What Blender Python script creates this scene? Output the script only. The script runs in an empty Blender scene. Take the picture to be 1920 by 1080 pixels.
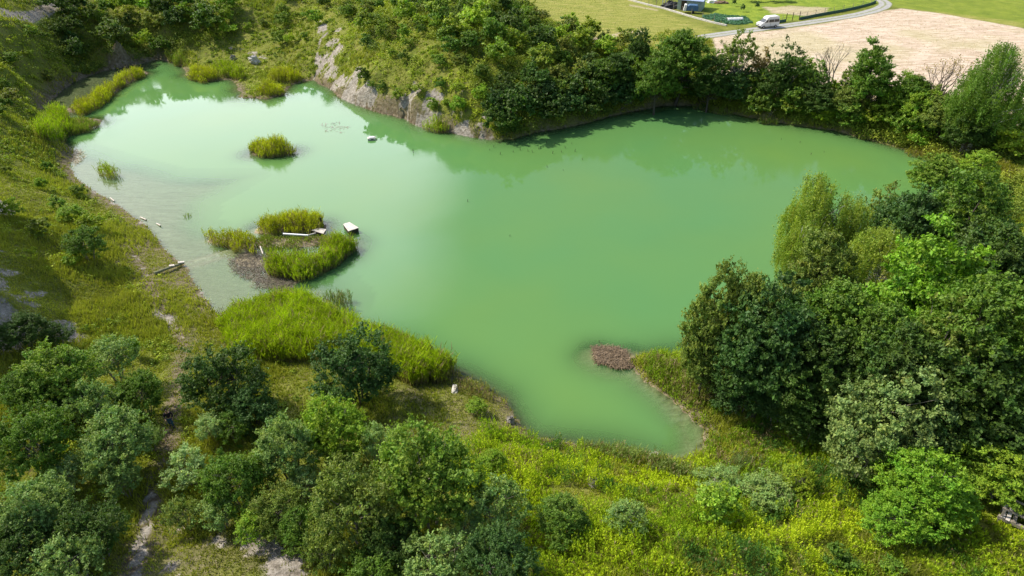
import bpy, math
import numpy as np
from mathutils import Vector, Matrix

# ------------------------------------------------------------------ scene, camera, light
scene = bpy.context.scene
COL = scene.collection
R = math.radians
PITCH, CAMZ, F = 34.0, 38.0, 1280.0
cam_d = bpy.data.cameras.new("camera")
cam = bpy.data.objects.new("camera", cam_d)
COL.objects.link(cam)
cam.location = (0, 0, CAMZ)
cam.rotation_euler = (R(90 - PITCH), 0, 0)
cam_d.sensor_width = 36
cam_d.lens = 36 * F / 1920
cam_d.clip_end = 6000
scene.camera = cam

SUN_EL = 48.0
SUN_AZ = math.degrees(math.atan2(-1.0, 0.42))      # clockwise from +Y (negative = to the left)
w = bpy.data.worlds.new("World")
scene.world = w
w.use_nodes = True
nt = w.node_tree
bg = nt.nodes['Background']
sky = nt.nodes.new('ShaderNodeTexSky')
sky.sky_type = 'NISHITA'
sky.sun_disc = False
sky.sun_elevation = R(SUN_EL)
sky.sun_rotation = R(SUN_AZ)
sky.air_density = 1.0
sky.dust_density = 2.0
# a few soft bright clouds in the sky itself
tc = nt.nodes.new('ShaderNodeTexCoord')
mp = nt.nodes.new('ShaderNodeMapping'); mp.inputs['Scale'].default_value = (1.0, 1.0, 2.2)
nz = nt.nodes.new('ShaderNodeTexNoise'); nz.inputs['Scale'].default_value = 2.3; nz.inputs['Detail'].default_value = 6
nt.links.new(tc.outputs['Generated'], mp.inputs[0]); nt.links.new(mp.outputs[0], nz.inputs['Vector'])
dot = nt.nodes.new('ShaderNodeVectorMath'); dot.operation = 'DOT_PRODUCT'
nt.links.new(tc.outputs['Generated'], dot.inputs[0])
dot.inputs[1].default_value = Vector((-0.46, 0.82, 0.34)).normalized()
mr = nt.nodes.new('ShaderNodeMapRange'); mr.interpolation_type = 'SMOOTHSTEP'
mr.inputs[1].default_value = 0.88; mr.inputs[2].default_value = 0.99; mr.inputs[3].default_value = 0.0; mr.inputs[4].default_value = 0.85
nt.links.new(dot.outputs['Value'], mr.inputs[0])
ad = nt.nodes.new('ShaderNodeMath'); ad.operation = 'ADD'
nt.links.new(nz.outputs['Fac'], ad.inputs[0]); nt.links.new(mr.outputs[0], ad.inputs[1])
mr2 = nt.nodes.new('ShaderNodeMapRange'); mr2.interpolation_type = 'SMOOTHSTEP'
mr2.inputs[1].default_value = 0.62; mr2.inputs[2].default_value = 1.15
nt.links.new(ad.outputs[0], mr2.inputs[0])
mx = nt.nodes.new('ShaderNodeMixRGB')
mx.inputs[2].default_value = (20.0, 21.0, 23.0, 1)
nt.links.new(mr2.outputs[0], mx.inputs[0]); nt.links.new(sky.outputs[0], mx.inputs[1])
nt.links.new(mx.outputs[0], bg.inputs[0])
bg.inputs[1].default_value = 0.14

sun_d = bpy.data.lights.new("sun", 'SUN')
sun_d.energy = 4.4
sun_d.angle = R(0.6)
sun_d.color = (1.0, 0.93, 0.80)
sun = bpy.data.objects.new("sun", sun_d)
COL.objects.link(sun)
SD = Vector((math.sin(R(SUN_AZ)) * math.cos(R(SUN_EL)), math.cos(R(SUN_AZ)) * math.cos(R(SUN_EL)), math.sin(R(SUN_EL))))
sun.rotation_euler = SD.to_track_quat('Z', 'Y').to_euler()
sun.location = (0, 0, 100)

scene.view_settings.view_transform = 'Standard'
scene.view_settings.look = 'None'
scene.view_settings.exposure = 0.24
scene.view_settings.gamma = 1.0
scene.cycles.max_bounces = 5
scene.cycles.diffuse_bounces = 2
scene.cycles.glossy_bounces = 2
scene.cycles.transmission_bounces = 3
scene.cycles.transparent_max_bounces = 6
scene.cycles.caustics_reflective = False
scene.cycles.caustics_refractive = False

rng = np.random.default_rng(7)

# ------------------------------------------------------------------ projection helpers
cp, sp = math.cos(R(PITCH)), math.sin(R(PITCH))
def ray(px, py):
    a = (px - 960) / F; b = (540 - py) / F
    return np.array([a, cp + b * sp, -sp + b * cp])
def onz(px, py, z=0.0):
    d = ray(px, py)
    t = (z - CAMZ) / d[2]
    return np.array([d[0] * t, d[1] * t, z])
def project(P):
    P = np.asarray(P, float)
    x = P[..., 0]; y = P[..., 1]; z = P[..., 2] - CAMZ
    c = y * cp - z * sp
    v = y * sp + z * cp
    return 960 + F * x / c, 540 - F * v / c, c

# ------------------------------------------------------------------ noise
def vnoise(x, y, s, seed=0):
    """value noise, smooth, -1..1"""
    x = np.asarray(x, float) / s; y = np.asarray(y, float) / s
    xi = np.floor(x).astype(np.int64); yi = np.floor(y).astype(np.int64)
    fx = x - xi; fy = y - yi
    fx = fx * fx * (3 - 2 * fx); fy = fy * fy * (3 - 2 * fy)
    def h(a, b):
        n = (a * 374761393 + b * 668265263 + seed * 1442695041) & 0x7fffffff
        n = ((n ^ (n >> 13)) * 1274126177) & 0x7fffffff
        n = n ^ (n >> 16)
        return (n & 0xffff) / 32767.5 - 1
    return (h(xi, yi) * (1 - fx) + h(xi + 1, yi) * fx) * (1 - fy) + (h(xi, yi + 1) * (1 - fx) + h(xi + 1, yi + 1) * fx) * fy
def fbm(x, y, s, seed=0, o=4):
    r = 0; a = 1; t = 0
    for k in range(o):
        r = r + a * vnoise(x, y, s / 2 ** k, seed + k * 17); t += a; a *= 0.55
    return r / t

def seg_dist(X, Y, pts):
    d = np.full(X.shape, 1e9)
    for (ax, ay), (bx, by) in zip(pts[:-1], pts[1:]):
        dx, dy = bx - ax, by - ay
        L = dx * dx + dy * dy + 1e-9
        t = np.clip(((X - ax) * dx + (Y - ay) * dy) / L, 0, 1)
        d = np.minimum(d, np.hypot(X - ax - t * dx, Y - ay - t * dy))
    return d
def inside(X, Y, poly):
    r = np.zeros(X.shape, bool)
    n = len(poly)
    for i in range(n):
        ax, ay = poly[i]; bx, by = poly[(i + 1) % n]
        c = ((ay > Y) != (by > Y))
        with np.errstate(divide='ignore', invalid='ignore'):
            xx = (bx - ax) * (Y - ay) / (by - ay + 1e-12) + ax
        r ^= c & (X < xx)
    return r
def sdf(X, Y, poly):
    d = seg_dist(X, Y, list(poly) + [poly[0]])
    return np.where(inside(X, Y, poly), -d, d)          # negative inside
def smooth(a, b, x):
    t = np.clip((x - a) / (b - a), 0, 1)
    return t * t * (3 - 2 * t)

# ------------------------------------------------------------------ the terrain
SHORE_PX = [(130,275),(112,262),(100,240),(88,215),(92,190),(110,172),(135,155),(165,143),(205,130),(250,122),(300,110),(335,122),(352,140),
 (385,150),(430,150),(455,168),(450,182),(500,186),(530,178),(545,158),(590,150),(620,168),(650,188),(700,208),(760,222),(800,240),(860,252),(920,262),
 (960,260),(1000,248),(1060,240),(1120,225),(1180,210),(1240,198),(1300,198),(1350,208),(1400,220),(1450,228),(1500,236),(1570,245),
 (1620,260),(1680,276),(1730,292),(1770,312),(1790,340),(1770,400),(1700,470),(1610,540),(1500,600),(1400,640),(1300,665),(1240,662),
 (1195,668),(1185,682),(1210,715),(1250,748),(1290,780),(1325,808),(1315,845),(1275,866),(1240,858),(1200,850),(1130,838),(1060,824),
 (1000,818),(975,795),(952,765),(940,745),(900,715),(860,690),(760,650),(680,620),(600,592),(520,600),(450,625),(412,590),(385,560),
 (360,522),(340,500),(310,470),(280,430),(250,405),(210,380),(170,352),(140,332),(128,310),(140,292)]
SHORE = [tuple(onz(*p)[:2]) for p in SHORE_PX]
CT = [(60,300,2.6),(20,340,3.8),(60,200,3.4),(0,200,7.2),(70,120,4.8),(0,100,9.6),(0,20,12.5),(60,40,9.5),(110,20,9.5),(120,90,4.0),(150,125,1.1),(200,60,4.6),
 (200,10,11),(250,80,2.4),(300,60,3.8),(300,0,10),(400,50,4),(400,0,9),(460,60,4),(500,0,8),(540,40,5),(450,105,1.5),(520,120,1.2),(600,60,6),(610,110,3),(640,0,9),
 (700,30,9.5),(650,80,6.5),(660,135,4.0),(700,120,6.5),(730,170,4.6),(700,180,2.6),(770,150,6.2),(800,190,3.2),(830,200,3.0),(800,100,8.5),(800,30,10.5),(900,30,9.5),(900,100,8),
 (870,165,5.6),(900,225,2.4),(860,222,2.0),(960,165,5.5),(960,232,1.5),(1000,180,4.5),(1050,150,5),(1100,120,5),(1150,100,5),
 (150,430,2),(60,430,4),(0,470,6.5),(10,540,6.5),(60,560,4),(10,600,5),(60,640,3.6),(130,560,2.5),(200,560,1.6),(-150,500,10),(-150,600,8),(-200,680,11),(0,660,4.2),(-60,760,4.4),(-60,900,4.4),(-150,820,6),
 (50,700,3.5),(50,900,3.6),(50,1060,4),(250,1060,3),(300,900,2.6),(320,800,2.2),(330,650,1.1),(250,480,.8),(220,420,.8),(330,560,.6),(400,700,1.2),
 (550,700,1),(500,900,2.6),(700,1000,3),(700,750,1.1),(850,740,.8),(900,790,.9),(900,850,2.6),(870,830,2.2),(1000,870,2.4),(1100,920,3),(1000,1000,3.6),
 (1200,1000,4.6),(1100,1070,5),(1400,1050,4.6),(1250,905,2),(1350,930,2.6),(1500,965,1.8),(1480,880,1.4),(1560,1010,3.4),(1700,1000,4),(1400,780,1),
 (1500,850,1.5),(1650,850,2),(1800,950,3),(1900,1000,3.4),(1900,850,3),(1600,750,2),(1800,700,3),(1900,500,4),(1750,560,2),(1850,400,2.6),
 (1900,330,2.2),(1850,330,1.2),(1820,300,.9),(1720,262,1.2),(1900,260,3),(1300,178,2),(1450,203,2),(1600,222,2),(1750,240,2.5),(1230,150,4),
 (1000,20,5),(1100,30,5),(1200,60,5),(1300,30,5),(1300,100,5),(1400,100,5),(1500,130,5),(1600,150,5),(1700,175,5),(1850,200,5),(1400,10,5),
 (1600,10,5),(1700,60,5),(1900,60,5),(1850,120,5),(1000,0,5),(1960,150,5),(2050,100,5)]
ctl = [onz(a, b, c) for a, b, c in CT] + [np.array([x, y, 0.0]) for x, y in SHORE]
ctl += [np.array(q, float) for q in [(-150,150,26),(-125,100,24),(-110,60,20),(-85,42,16),(-62,25,11),(-150,0,22),(0,0,7),(60,0,6),(150,0,8),(120,60,5),(150,100,5),
 (-120,220,20),(-60,220,12),(-20,260,8),(60,260,5.5),(160,260,5.5),(260,150,5.5),(-300,150,30),(-200,400,16),(0,500,7),(300,500,6),(400,0,8),(-300,-100,20),(0,-150,8),(300,-150,8),
 (-90,185,14),(-1500,1500,18),(1500,1500,8),(-1500,-600,18),(1500,-600,8)]]
ctl = np.array(ctl)
n = len(ctl)
Dm = np.hypot(ctl[:, None, 0] - ctl[None, :, 0], ctl[:, None, 1] - ctl[None, :, 1])
A = np.zeros((n + 1, n + 1)); A[:n, :n] = Dm - np.diag(np.where(ctl[:, 2] == 0, .3, 2.2)); A[:n, n] = 1; A[n, :n] = 1
sol = np.linalg.solve(A, np.append(ctl[:, 2], 0))

gx = np.concatenate([[-1500,-900,-600,-420,-300,-240,-190,-160,-140,-130,-124], np.arange(-120, 120.01, .5), [124,130,140,160,190,240,300,420,600,900,1500]])
gy = np.concatenate([[-600,-300,-150,-80,-40,-20,-5,5], np.arange(14, 200.01, .5), [203,208,215,225,240,260,290,330,400,500,700,1000,1500]])
GX, GY = np.meshgrid(gx, gy)
Z = np.full(GX.shape, sol[n])
for i in range(n):
    Z += sol[i] * np.hypot(GX - ctl[i, 0], GY - ctl[i, 1])
# polygons and strokes drawn over the flat water level or over field level
def W(pts, z=0.0): return [tuple(onz(a, b, z)[:2]) for a, b in pts]
SD_SHORE = sdf(GX, GY, SHORE) + 0.5 * fbm(GX, GY, 5, 3) * smooth(300, 80, np.abs(GX))
FIELD = W([(960,-60),(970,0),(1040,45),(1110,80),(1190,75),(1260,60),(1330,80),(1340,115),(1440,130),(1520,145),(1620,160),(1740,175),(1850,205),(2100,260),(2300,120),(2200,-80),(1500,-100)], 5)
SD_FIELD = sdf(GX, GY, FIELD)
flat = smooth(3, -2, SD_FIELD)
rough = 0.55 * fbm(GX, GY, 9, 11, 4) + 0.25 * fbm(GX, GY, 2.2, 5, 3)
land = Z + rough * smooth(0, 6, SD_SHORE) * (1 - flat) * smooth(300, 100, np.abs(GX))
land = land * (1 - flat) + 5.0 * flat
shade_ridge = seg_dist(GX, GY, [(-50.5, 38), (-53, 50), (-58, 62)]) + .9 * fbm(GX, GY, 4, 19)  # out-of-view rock rise at the left, added to shade the hollow
land = np.maximum(land, land + 12.5 * smooth(5.2, 1.6, shade_ridge))
land = np.where(SD_SHORE > 0, np.maximum(land, 0.06 + 0.12 * np.minimum(SD_SHORE, 4)), land)
SHALLOW = W([(110,270),(330,330),(470,330),(380,380),(372,420),(470,470),(620,520),(660,560),(640,620),(400,650),(300,520),(100,330)])
SPITLAG = W([(80,150),(260,105),(300,112),(262,140),(190,180),(150,215),(90,230)])
SD_SH = sdf(GX, GY, SHALLOW); SD_LG = sdf(GX, GY, SPITLAG)
NEARR = sdf(GX, GY, W([(1090,650),(1190,640),(1330,790),(1340,880),(1230,870),(1240,810),(1180,730),(1120,700)]))
dpt = np.minimum(3.0, 0.06 + 0.55 * np.maximum(0, -SD_SHORE))
dpt = np.where(SD_SH < 2.5, np.minimum(dpt, 0.15 + 1.2 * smooth(-3, 2.5, SD_SH) + 0.035 * np.maximum(-SD_SHORE, 0)), dpt)
dpt = np.where(SD_LG < 1.5, np.minimum(dpt, 0.10 + 0.6 * smooth(-1, 1.5, SD_LG)), dpt)
dpt = np.where(NEARR < 1.5, np.minimum(dpt, 0.12 + 1.9 * smooth(-2.6, 1.5, NEARR)), dpt)
dpt = dpt * (1 + 0.25 * fbm(GX, GY, 6, 21))
bed = -dpt
# low islands and spits that carry reeds, and the raised track that runs out under the shallows
def bump(pts, rad, h, z=0.0):
    global bed
    d = seg_dist(GX, GY, W(pts)) + 0.35 * fbm(GX, GY, 2.5, 31)
    bed = np.maximum(bed, np.where(d < rad + 5, h - (0.3 + h) * smooth(rad * .5, rad * 1.3, d) - 3 * smooth(rad * 1.1, rad + 5, d), -9))
bump([(100,240),(125,232),(160,232)], 2.4, .35)
bump([(140,205),(190,180),(215,162),(262,138)], 1.7, .3)
bump([(365,138),(400,146)], 2.0, .3)
bump([(470,165),(520,160),(500,175)], 2.6, .25)
bump([(400,450),(470,460)], .9, .12)
bump([(490,432),(540,428),(600,425)], 1.0, .15)
bump([(500,455),(560,455),(600,452)], 1.2, .18)
bump([(520,505),(580,500),(635,475),(648,458)], 1.3, .15)
bump([(455,490),(490,495)], 1.3, .03)
bump([(480,525),(540,522)], 0.8, -.03)
bump([(480,288),(545,285)], 1.0, .05)
bump([(1125,668),(1165,680)], .9, .03)
bump([(1190,675),(1215,680)], .8, .1)
for off in (-.55, .55):
    a = onz(345, 500); b = onz(480, 458)
    dirv = (b - a)[:2] / np.linalg.norm((b - a)[:2]); nv = np.array([-dirv[1], dirv[0]]) * off
    d = seg_dist(GX, GY, [tuple(a[:2] + nv), tuple(b[:2] + nv)])
    bed = np.maximum(bed, np.where(d < 1, -0.05 - .3 * smooth(.2, .8, d), -9))
H = np.where(SD_SHORE > 0, land, np.minimum(bed, 0.4))

def hgt(x, y):
    x = np.asarray(x, float); y = np.asarray(y, float)
    i = np.clip(np.searchsorted(gx, x) - 1, 0, len(gx) - 2); j = np.clip(np.searchsorted(gy, y) - 1, 0, len(gy) - 2)
    u = np.clip((x - gx[i]) / (gx[i + 1] - gx[i]), 0, 1); v = np.clip((y - gy[j]) / (gy[j + 1] - gy[j]), 0, 1)
    return (H[j, i] * (1 - u) + H[j, i + 1] * u) * (1 - v) + (H[j + 1, i] * (1 - u) + H[j + 1, i + 1] * u) * v
def sample(Fg, x, y):
    i = np.clip(np.searchsorted(gx, x) - 1, 0, len(gx) - 2); j = np.clip(np.searchsorted(gy, y) - 1, 0, len(gy) - 2)
    u = (x - gx[i]) / (gx[i + 1] - gx[i]); v = (y - gy[j]) / (gy[j + 1] - gy[j])
    return (Fg[j, i] * (1 - u) + Fg[j, i + 1] * u) * (1 - v) + (Fg[j + 1, i] * (1 - u) + Fg[j + 1, i + 1] * u) * v
TT = np.concatenate([np.arange(15, 120, .15), np.arange(120, 420, .4)])
def at(px, py, lift=0.0, water=True):
    """the point of the ground (or water) seen at a pixel of the photograph; with lift, the foot of a thing of that height whose top is seen there"""
    d = ray(px, py)
    P = np.array([0, 0, CAMZ])[None] + d[None] * TT[:, None]
    h = hgt(P[:, 0], P[:, 1])
    if water: h = np.maximum(h, 0)
    k = np.argmax(P[:, 2] - lift <= h)
    if P[k, 2] - lift > h[k]: k = len(TT) - 1
    return np.array([P[k, 0], P[k, 1], h[k]])
def G(pts): return [tuple(at(a, b)[:2]) for a, b in pts]

# ------------------------------------------------------------------ mesh building
def mk_mesh(name, V, faces_quads=None, faces_tris=None, cols=None, mats=(), mat_idx=None, smooth_=False):
    me = bpy.data.meshes.new(name)
    V = np.asarray(V, np.float32)
    nq = 0 if faces_quads is None else len(faces_quads)
    ntr = 0 if faces_tris is None else len(faces_tris)
    me.vertices.add(len(V)); me.vertices.foreach_set('co', V.ravel())
    li = []
    if nq: li.append(np.asarray(faces_quads, np.int32).ravel())
    if ntr: li.append(np.asarray(faces_tris, np.int32).ravel())
    li = np.concatenate(li)
    me.loops.add(len(li)); me.loops.foreach_set('vertex_index', li)
    me.polygons.add(nq + ntr)
    st = np.concatenate([np.arange(nq) * 4, nq * 4 + np.arange(ntr) * 3]).astype(np.int32)
    me.polygons.foreach_set('loop_start', st)
    if mat_idx is not None: me.polygons.foreach_set('material_index', np.asarray(mat_idx, np.int32))
    if smooth_: me.polygons.foreach_set('use_smooth', np.ones(nq + ntr, bool))
    else: me.polygons.foreach_set('use_smooth', np.zeros(nq + ntr, bool))
    me.update(calc_edges=True)
    if cols is not None:
        c = np.ones((len(V), 4), np.float32); c[:, :3] = cols
        at_ = me.color_attributes.new('col', 'FLOAT_COLOR', 'POINT'); at_.data.foreach_set('color', c.ravel())
    for m in mats: me.materials.append(m)
    return me
def link(name, me, parent=None, loc=None, rz=0.0, sc=None):
    o = bpy.data.objects.new(name, me); COL.objects.link(o)
    if parent is not None: o.parent = parent
    if loc is not None: o.location = [float(q) for q in loc]
    o.rotation_euler = (0, 0, rz)
    if sc is not None: o.scale = sc if hasattr(sc, '__len__') else (sc, sc, sc)
    return o
def tag(o, label, cat, group=None):
    o['label'] = label; o['category'] = cat
    if group: o['group'] = group
    return o
def kind(o, k, label=None, cat=None):
    o['kind'] = k
    if label: o['label'] = label
    if cat: o['category'] = cat
    return o
def empty(name, loc, rz=0.0, sc=1.0):
    o = bpy.data.objects.new(name, None); COL.objects.link(o)
    o.location = [float(q) for q in loc]; o.rotation_euler = (0, 0, rz); o.scale = (sc, sc, sc)
    o.empty_display_size = 0.2
    return o

class MB:
    """collects boxes, tubes and quads of one part"""
    def __init__(s): s.v = []; s.f = []
    def add(s, v, f):
        o = len(s.v); s.v += [tuple(map(float, q)) for q in v]; s.f += [tuple(o + i for i in q) for q in f]
    def box(s, c, size, rz=0.0, tilt=0.0, taper=1.0):
        hx, hy, hz = size[0] / 2, size[1] / 2, size[2] / 2
        M = Matrix.Rotation(rz, 3, 'Z') @ Matrix.Rotation(tilt, 3, 'Y')
        v = []
        for z in (-1, 1):
            k = taper if z > 0 else 1
            for x, y in ((-1, -1), (1, -1), (1, 1), (-1, 1)):
                v.append(tuple(Vector(c) + M @ Vector((x * hx * k, y * hy * k, z * hz))))
        s.add(v, [(0, 3, 2, 1), (4, 5, 6, 7), (0, 1, 5, 4), (1, 2, 6, 5), (2, 3, 7, 6), (3, 0, 4, 7)])
    def tube(s, pts, rad, n=6, cap=True):
        pts = [Vector(map(float, p)) for p in pts]
        rad = rad if hasattr(rad, '__len__') else [rad] * len(pts)
        o = len(s.v)
        for i, p in enumerate(pts):
            d = (pts[min(i + 1, len(pts) - 1)] - pts[max(i - 1, 0)]).normalized()
            a = d.orthogonal().normalized(); b = d.cross(a)
            for k in range(n):
                t = 2 * math.pi * k / n
                s.v.append(tuple(p + (a * math.cos(t) + b * math.sin(t)) * rad[i]))
        for i in range(len(pts) - 1):
            for k in range(n):
                k2 = (k + 1) % n
                s.f.append((o + i * n + k, o + i * n + k2, o + (i + 1) * n + k2, o + (i + 1) * n + k))
        if cap:
            s.f.append(tuple(o + k for k in reversed(range(n)))); s.f.append(tuple(o + (len(pts) - 1) * n + k for k in range(n)))
    def build(s, name, mat, parent=None, loc=None, rz=0.0, sm=False, bevel=0.0):
        me = bpy.data.meshes.new(name); me.from_pydata(s.v, [], s.f); me.update()
        me.materials.append(mat)
        if sm: me.polygons.foreach_set('use_smooth', np.ones(len(me.polygons), bool))
        o = link(name, me, parent, loc, rz)
        if bevel:
            b = o.modifiers.new('bevel', 'BEVEL'); b.width = bevel; b.segments = 2; b.limit_method = 'ANGLE'
        return o

# ------------------------------------------------------------------ materials
def mat_new(name):
    m = bpy.data.materials.new(name); m.use_nodes = True
    t = m.node_tree; b = t.nodes['Principled BSDF']
    b.inputs['Specular IOR Level'].default_value = 0.25
    return m, t, b
def N(t, typ, **kw):
    nd = t.nodes.new(typ)
    for k, v in kw.items(): setattr(nd, k, v)
    return nd
def noise(t, scale, detail=4, rough_=.55, vec=None, dist=0.0):
    nd = t.nodes.new('ShaderNodeTexNoise'); nd.inputs['Scale'].default_value = scale; nd.inputs['Detail'].default_value = detail
    nd.inputs['Roughness'].default_value = rough_; nd.inputs['Distortion'].default_value = dist
    if vec is not None: t.links.new(vec, nd.inputs['Vector'])
    return nd.outputs['Fac']
def ramp(t, fac, stops):
    nd = t.nodes.new('ShaderNodeValToRGB'); e = nd.color_ramp.elements
    while len(e) < len(stops): e.new(0.5)
    for el, (p, c) in zip(e, stops): el.position = p; el.color = (*c, 1) if len(c) == 3 else c
    t.links.new(fac, nd.inputs[0]); return nd.outputs[0]
def mix(t, fac, a, b, mode='MIX'):
    nd = t.nodes.new('ShaderNodeMixRGB'); nd.blend_type = mode
    for i, q in enumerate((fac, a, b)):
        if isinstance(q, (int, float)): nd.inputs[i].default_value = q
        elif isinstance(q, tuple): nd.inputs[i].default_value = (*q, 1)
        else: t.links.new(q, nd.inputs[i])
    return nd.outputs[0]
def mathn(t, op, a, b=None, clamp=False):
    nd = t.nodes.new('ShaderNodeMath'); nd.operation = op; nd.use_clamp = clamp
    for i, q in enumerate((a, b)):
        if q is None: continue
        if isinstance(q, (int, float)): nd.inputs[i].default_value = q
        else: t.links.new(q, nd.inputs[i])
    return nd.outputs[0]
def maprange(t, v, a, b, c=0.0, d=1.0):
    nd = t.nodes.new('ShaderNodeMapRange'); nd.interpolation_type = 'SMOOTHSTEP'
    for i, q in enumerate((a, b, c, d)): nd.inputs[i + 1].default_value = q
    t.links.new(v, nd.inputs[0]); return nd.outputs[0]
def bump_(t, b, h, strength=.5, dist=.1):
    nd = t.nodes.new('ShaderNodeBump'); nd.inputs['Strength'].default_value = strength; nd.inputs['Distance'].default_value = dist
    t.links.new(h, nd.inputs['Height']); t.links.new(nd.outputs[0], b.inputs['Normal'])
def attr(t, name):
    nd = t.nodes.new('ShaderNodeAttribute'); nd.attribute_name = name; return nd
def pos(t):
    nd = t.nodes.new('ShaderNodeNewGeometry'); return nd.outputs['Position']

def simple(name, col, rough_=.7, var=.25, scale=6.0, metal=0.0):
    m, t, b = mat_new(name)
    co = N(t, 'ShaderNodeTexCoord').outputs['Object']
    f = noise(t, scale, 5, .6, co)
    c = ramp(t, f, [(.3, tuple(q * (1 - var) for q in col)), (.7, tuple(min(1, q * (1 + var)) for q in col))])
    t.links.new(c, b.inputs['Base Color']); b.inputs['Roughness'].default_value = rough_; b.inputs['Metallic'].default_value = metal
    return m

# leaves: colour of the leaf from the mesh, the tint of its plant from the object
def leaf_mat(name, trans=.32, usecol=True, gloss=.35):
    m, t, b = mat_new(name)
    a = attr(t, 'col').outputs['Color']
    if usecol:
        oi = N(t, 'ShaderNodeObjectInfo')
        a = mix(t, 1.0, a, oi.outputs['Color'], 'MULTIPLY')
    t.links.new(a, b.inputs['Base Color']); b.inputs['Roughness'].default_value = .55
    b.inputs['Specular IOR Level'].default_value = gloss
    tr = N(t, 'ShaderNodeBsdfTranslucent')
    a2 = mix(t, 1.0, a, (1.15, 1.25, .6), 'MULTIPLY'); t.links.new(a2, tr.inputs[0])
    ms = N(t, 'ShaderNodeMixShader'); ms.inputs[0].default_value = trans
    t.links.new(b.outputs[0], ms.inputs[1]); t.links.new(tr.outputs[0], ms.inputs[2])
    t.links.new(ms.outputs[0], t.nodes['Material Output'].inputs[0])
    return m
M_LEAF = leaf_mat('leaf')
M_GRASS = leaf_mat('grass_blade', .3, False, .2)
M_REED = leaf_mat('reed_blade', .35, True, .25)
M_BARK = simple('bark', (.10, .085, .065), .9, .4, 8)
M_PALEBARK = simple('grey_bark', (.26, .23, .19), .9, .35, 8)
def birch_bark():
    m, t, b = mat_new('birch_bark')
    co = N(t, 'ShaderNodeTexCoord').outputs['Object']
    mpn = N(t, 'ShaderNodeMapping'); mpn.inputs['Scale'].default_value = (1, 1, 5); t.links.new(co, mpn.inputs[0])
    f = noise(t, 1.5, 4, .6, mpn.outputs[0])
    t.links.new(ramp(t, f, [(.36, (.05, .045, .04)), (.45, (.6, .58, .53)), (.8, (.72, .7, .66))]), b.inputs['Base Color'])
    return m
M_BIRCH = birch_bark()

# ground
ZR = np.zeros(GX.shape); ZS = np.zeros(GX.shape); ZF = np.zeros(GX.shape)      # bare rock, soil/mud, straw field
YR = np.zeros(GX.shape); YL = np.zeros(GX.shape); YO = np.zeros(GX.shape)      # track gravel, mown lawn, dry meadow
def stroke(pts, wd, soft=.5, nz_=.5, z=None, s=2.0):
    P = W(pts, z) if z is not None else G(pts)
    d = seg_dist(GX, GY, P) + nz_ * fbm(GX, GY, s, 41) * 1.5
    return smooth(wd + soft, wd - soft * .3, d)
def area(pts, soft=1.0, nz_=1.5, z=None, s=4.0):
    P = W(pts, z) if z is not None else G(pts)
    d = sdf(GX, GY, P) + nz_ * fbm(GX, GY, s, 51)
    return smooth(soft, -soft, d)
patch = lambda s, lo, hi, seed: smooth(lo, hi, fbm(GX, GY, s, seed, 4))
# bare pale bank of the headland
for pts, k in [([(605,70),(640,52),(646,66),(628,85),(618,110),(604,100)], .7),([(600,120),(622,125),(645,165),(615,160)], .7),
               ([(625,135),(665,150),(705,170),(712,200),(690,205),(640,178)], 1.0),
               ([(735,170),(800,162),(835,185),(790,205),(770,222),(745,210)], 1.0),
               ([(812,196),(850,205),(890,218),(930,235),(925,258),(850,248),(830,225)], 1.0),
               ([(850,160),(900,162),(905,178),(860,176)], .8), ([(950,180),(985,182),(980,235),(950,225)], .6),
               ([(425,85),(490,95),(520,112),(480,108),(440,100)], .8), ([(465,105),(485,108),(480,128),(465,125)], .9)]:
    ZR = np.maximum(ZR, area(pts, .8, 1.6, s=2.5) * k * (.05 + .9 * patch(1.3, -.05, .25, 61)))
ZR = np.maximum(ZR, area([(600,40),(700,170),(800,215),(930,262),(880,265),(760,235),(640,190),(590,150)], .5, 1.0) * patch(2.5, .0, .3, 62))
# scarp at the left, and the unseen rock rise added to shade it
ZR = np.maximum(ZR, area([(-60,440),(20,465),(70,520),(110,555),(70,575),(20,560),(-60,520)], 1, 1.5, s=2) * (.0 + .75 * patch(1.3, -.15, .3, 63)))
ZR = np.maximum(ZR, smooth(7, 4.5, seg_dist(GX, GY, [(-50.5, 38), (-53, 50), (-58, 62)])) * patch(1.5, -.4, .2, 67))
ZR = np.maximum(ZR, area([(-200,520),(20,560),(60,620),(30,680),(-200,660)], 1, 1.5) * .8 * patch(2, -.4, .1, 66))
ZR = np.maximum(ZR, area([(-40,15),(60,22),(120,0),(150,0),(130,20),(90,35),(-40,50)], 1, .6) * .9)
ZR = np.maximum(ZR, stroke([(120,615),(140,632)], .5, .5) * .8)
# worn footpath and the stony ground it crosses
PATH = [(252,1085),(262,1030),(272,990),(285,930),(300,880),(318,830),(325,780),(338,700),(345,650),(325,610),(300,570),(275,520),(255,485),(240,465)]
ZR = np.maximum(ZR, stroke(PATH[:4], .16, .2, .12, s=.8) * .9)
ZS = np.maximum(ZS, stroke(PATH, .45, .7, .35))
ZR = np.maximum(ZR, stroke([(345,650),(325,610)], .05, .15, .12, s=.6) * .6)
ZR = np.maximum(ZR, stroke([(275,520),(255,485),(240,465)], .05, .15, .18, s=.6) * .6)
ZR = np.maximum(ZR, stroke([(300,590),(315,600)], .5, .3, .5, s=1) * .7)
stony = area([(270,1000),(360,960),(420,1000),(560,1010),(620,1085),(280,1085)], 1.2, 2.0, s=3)
ZR = np.maximum(ZR, stony * patch(1.0, .05, .4, 65) * .6); ZS = np.maximum(ZS, stony * .55)
ZR = np.maximum(ZR, stroke([(480,1005),(520,1040),(545,1075)], .5, .5, .5) * .9)
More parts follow.
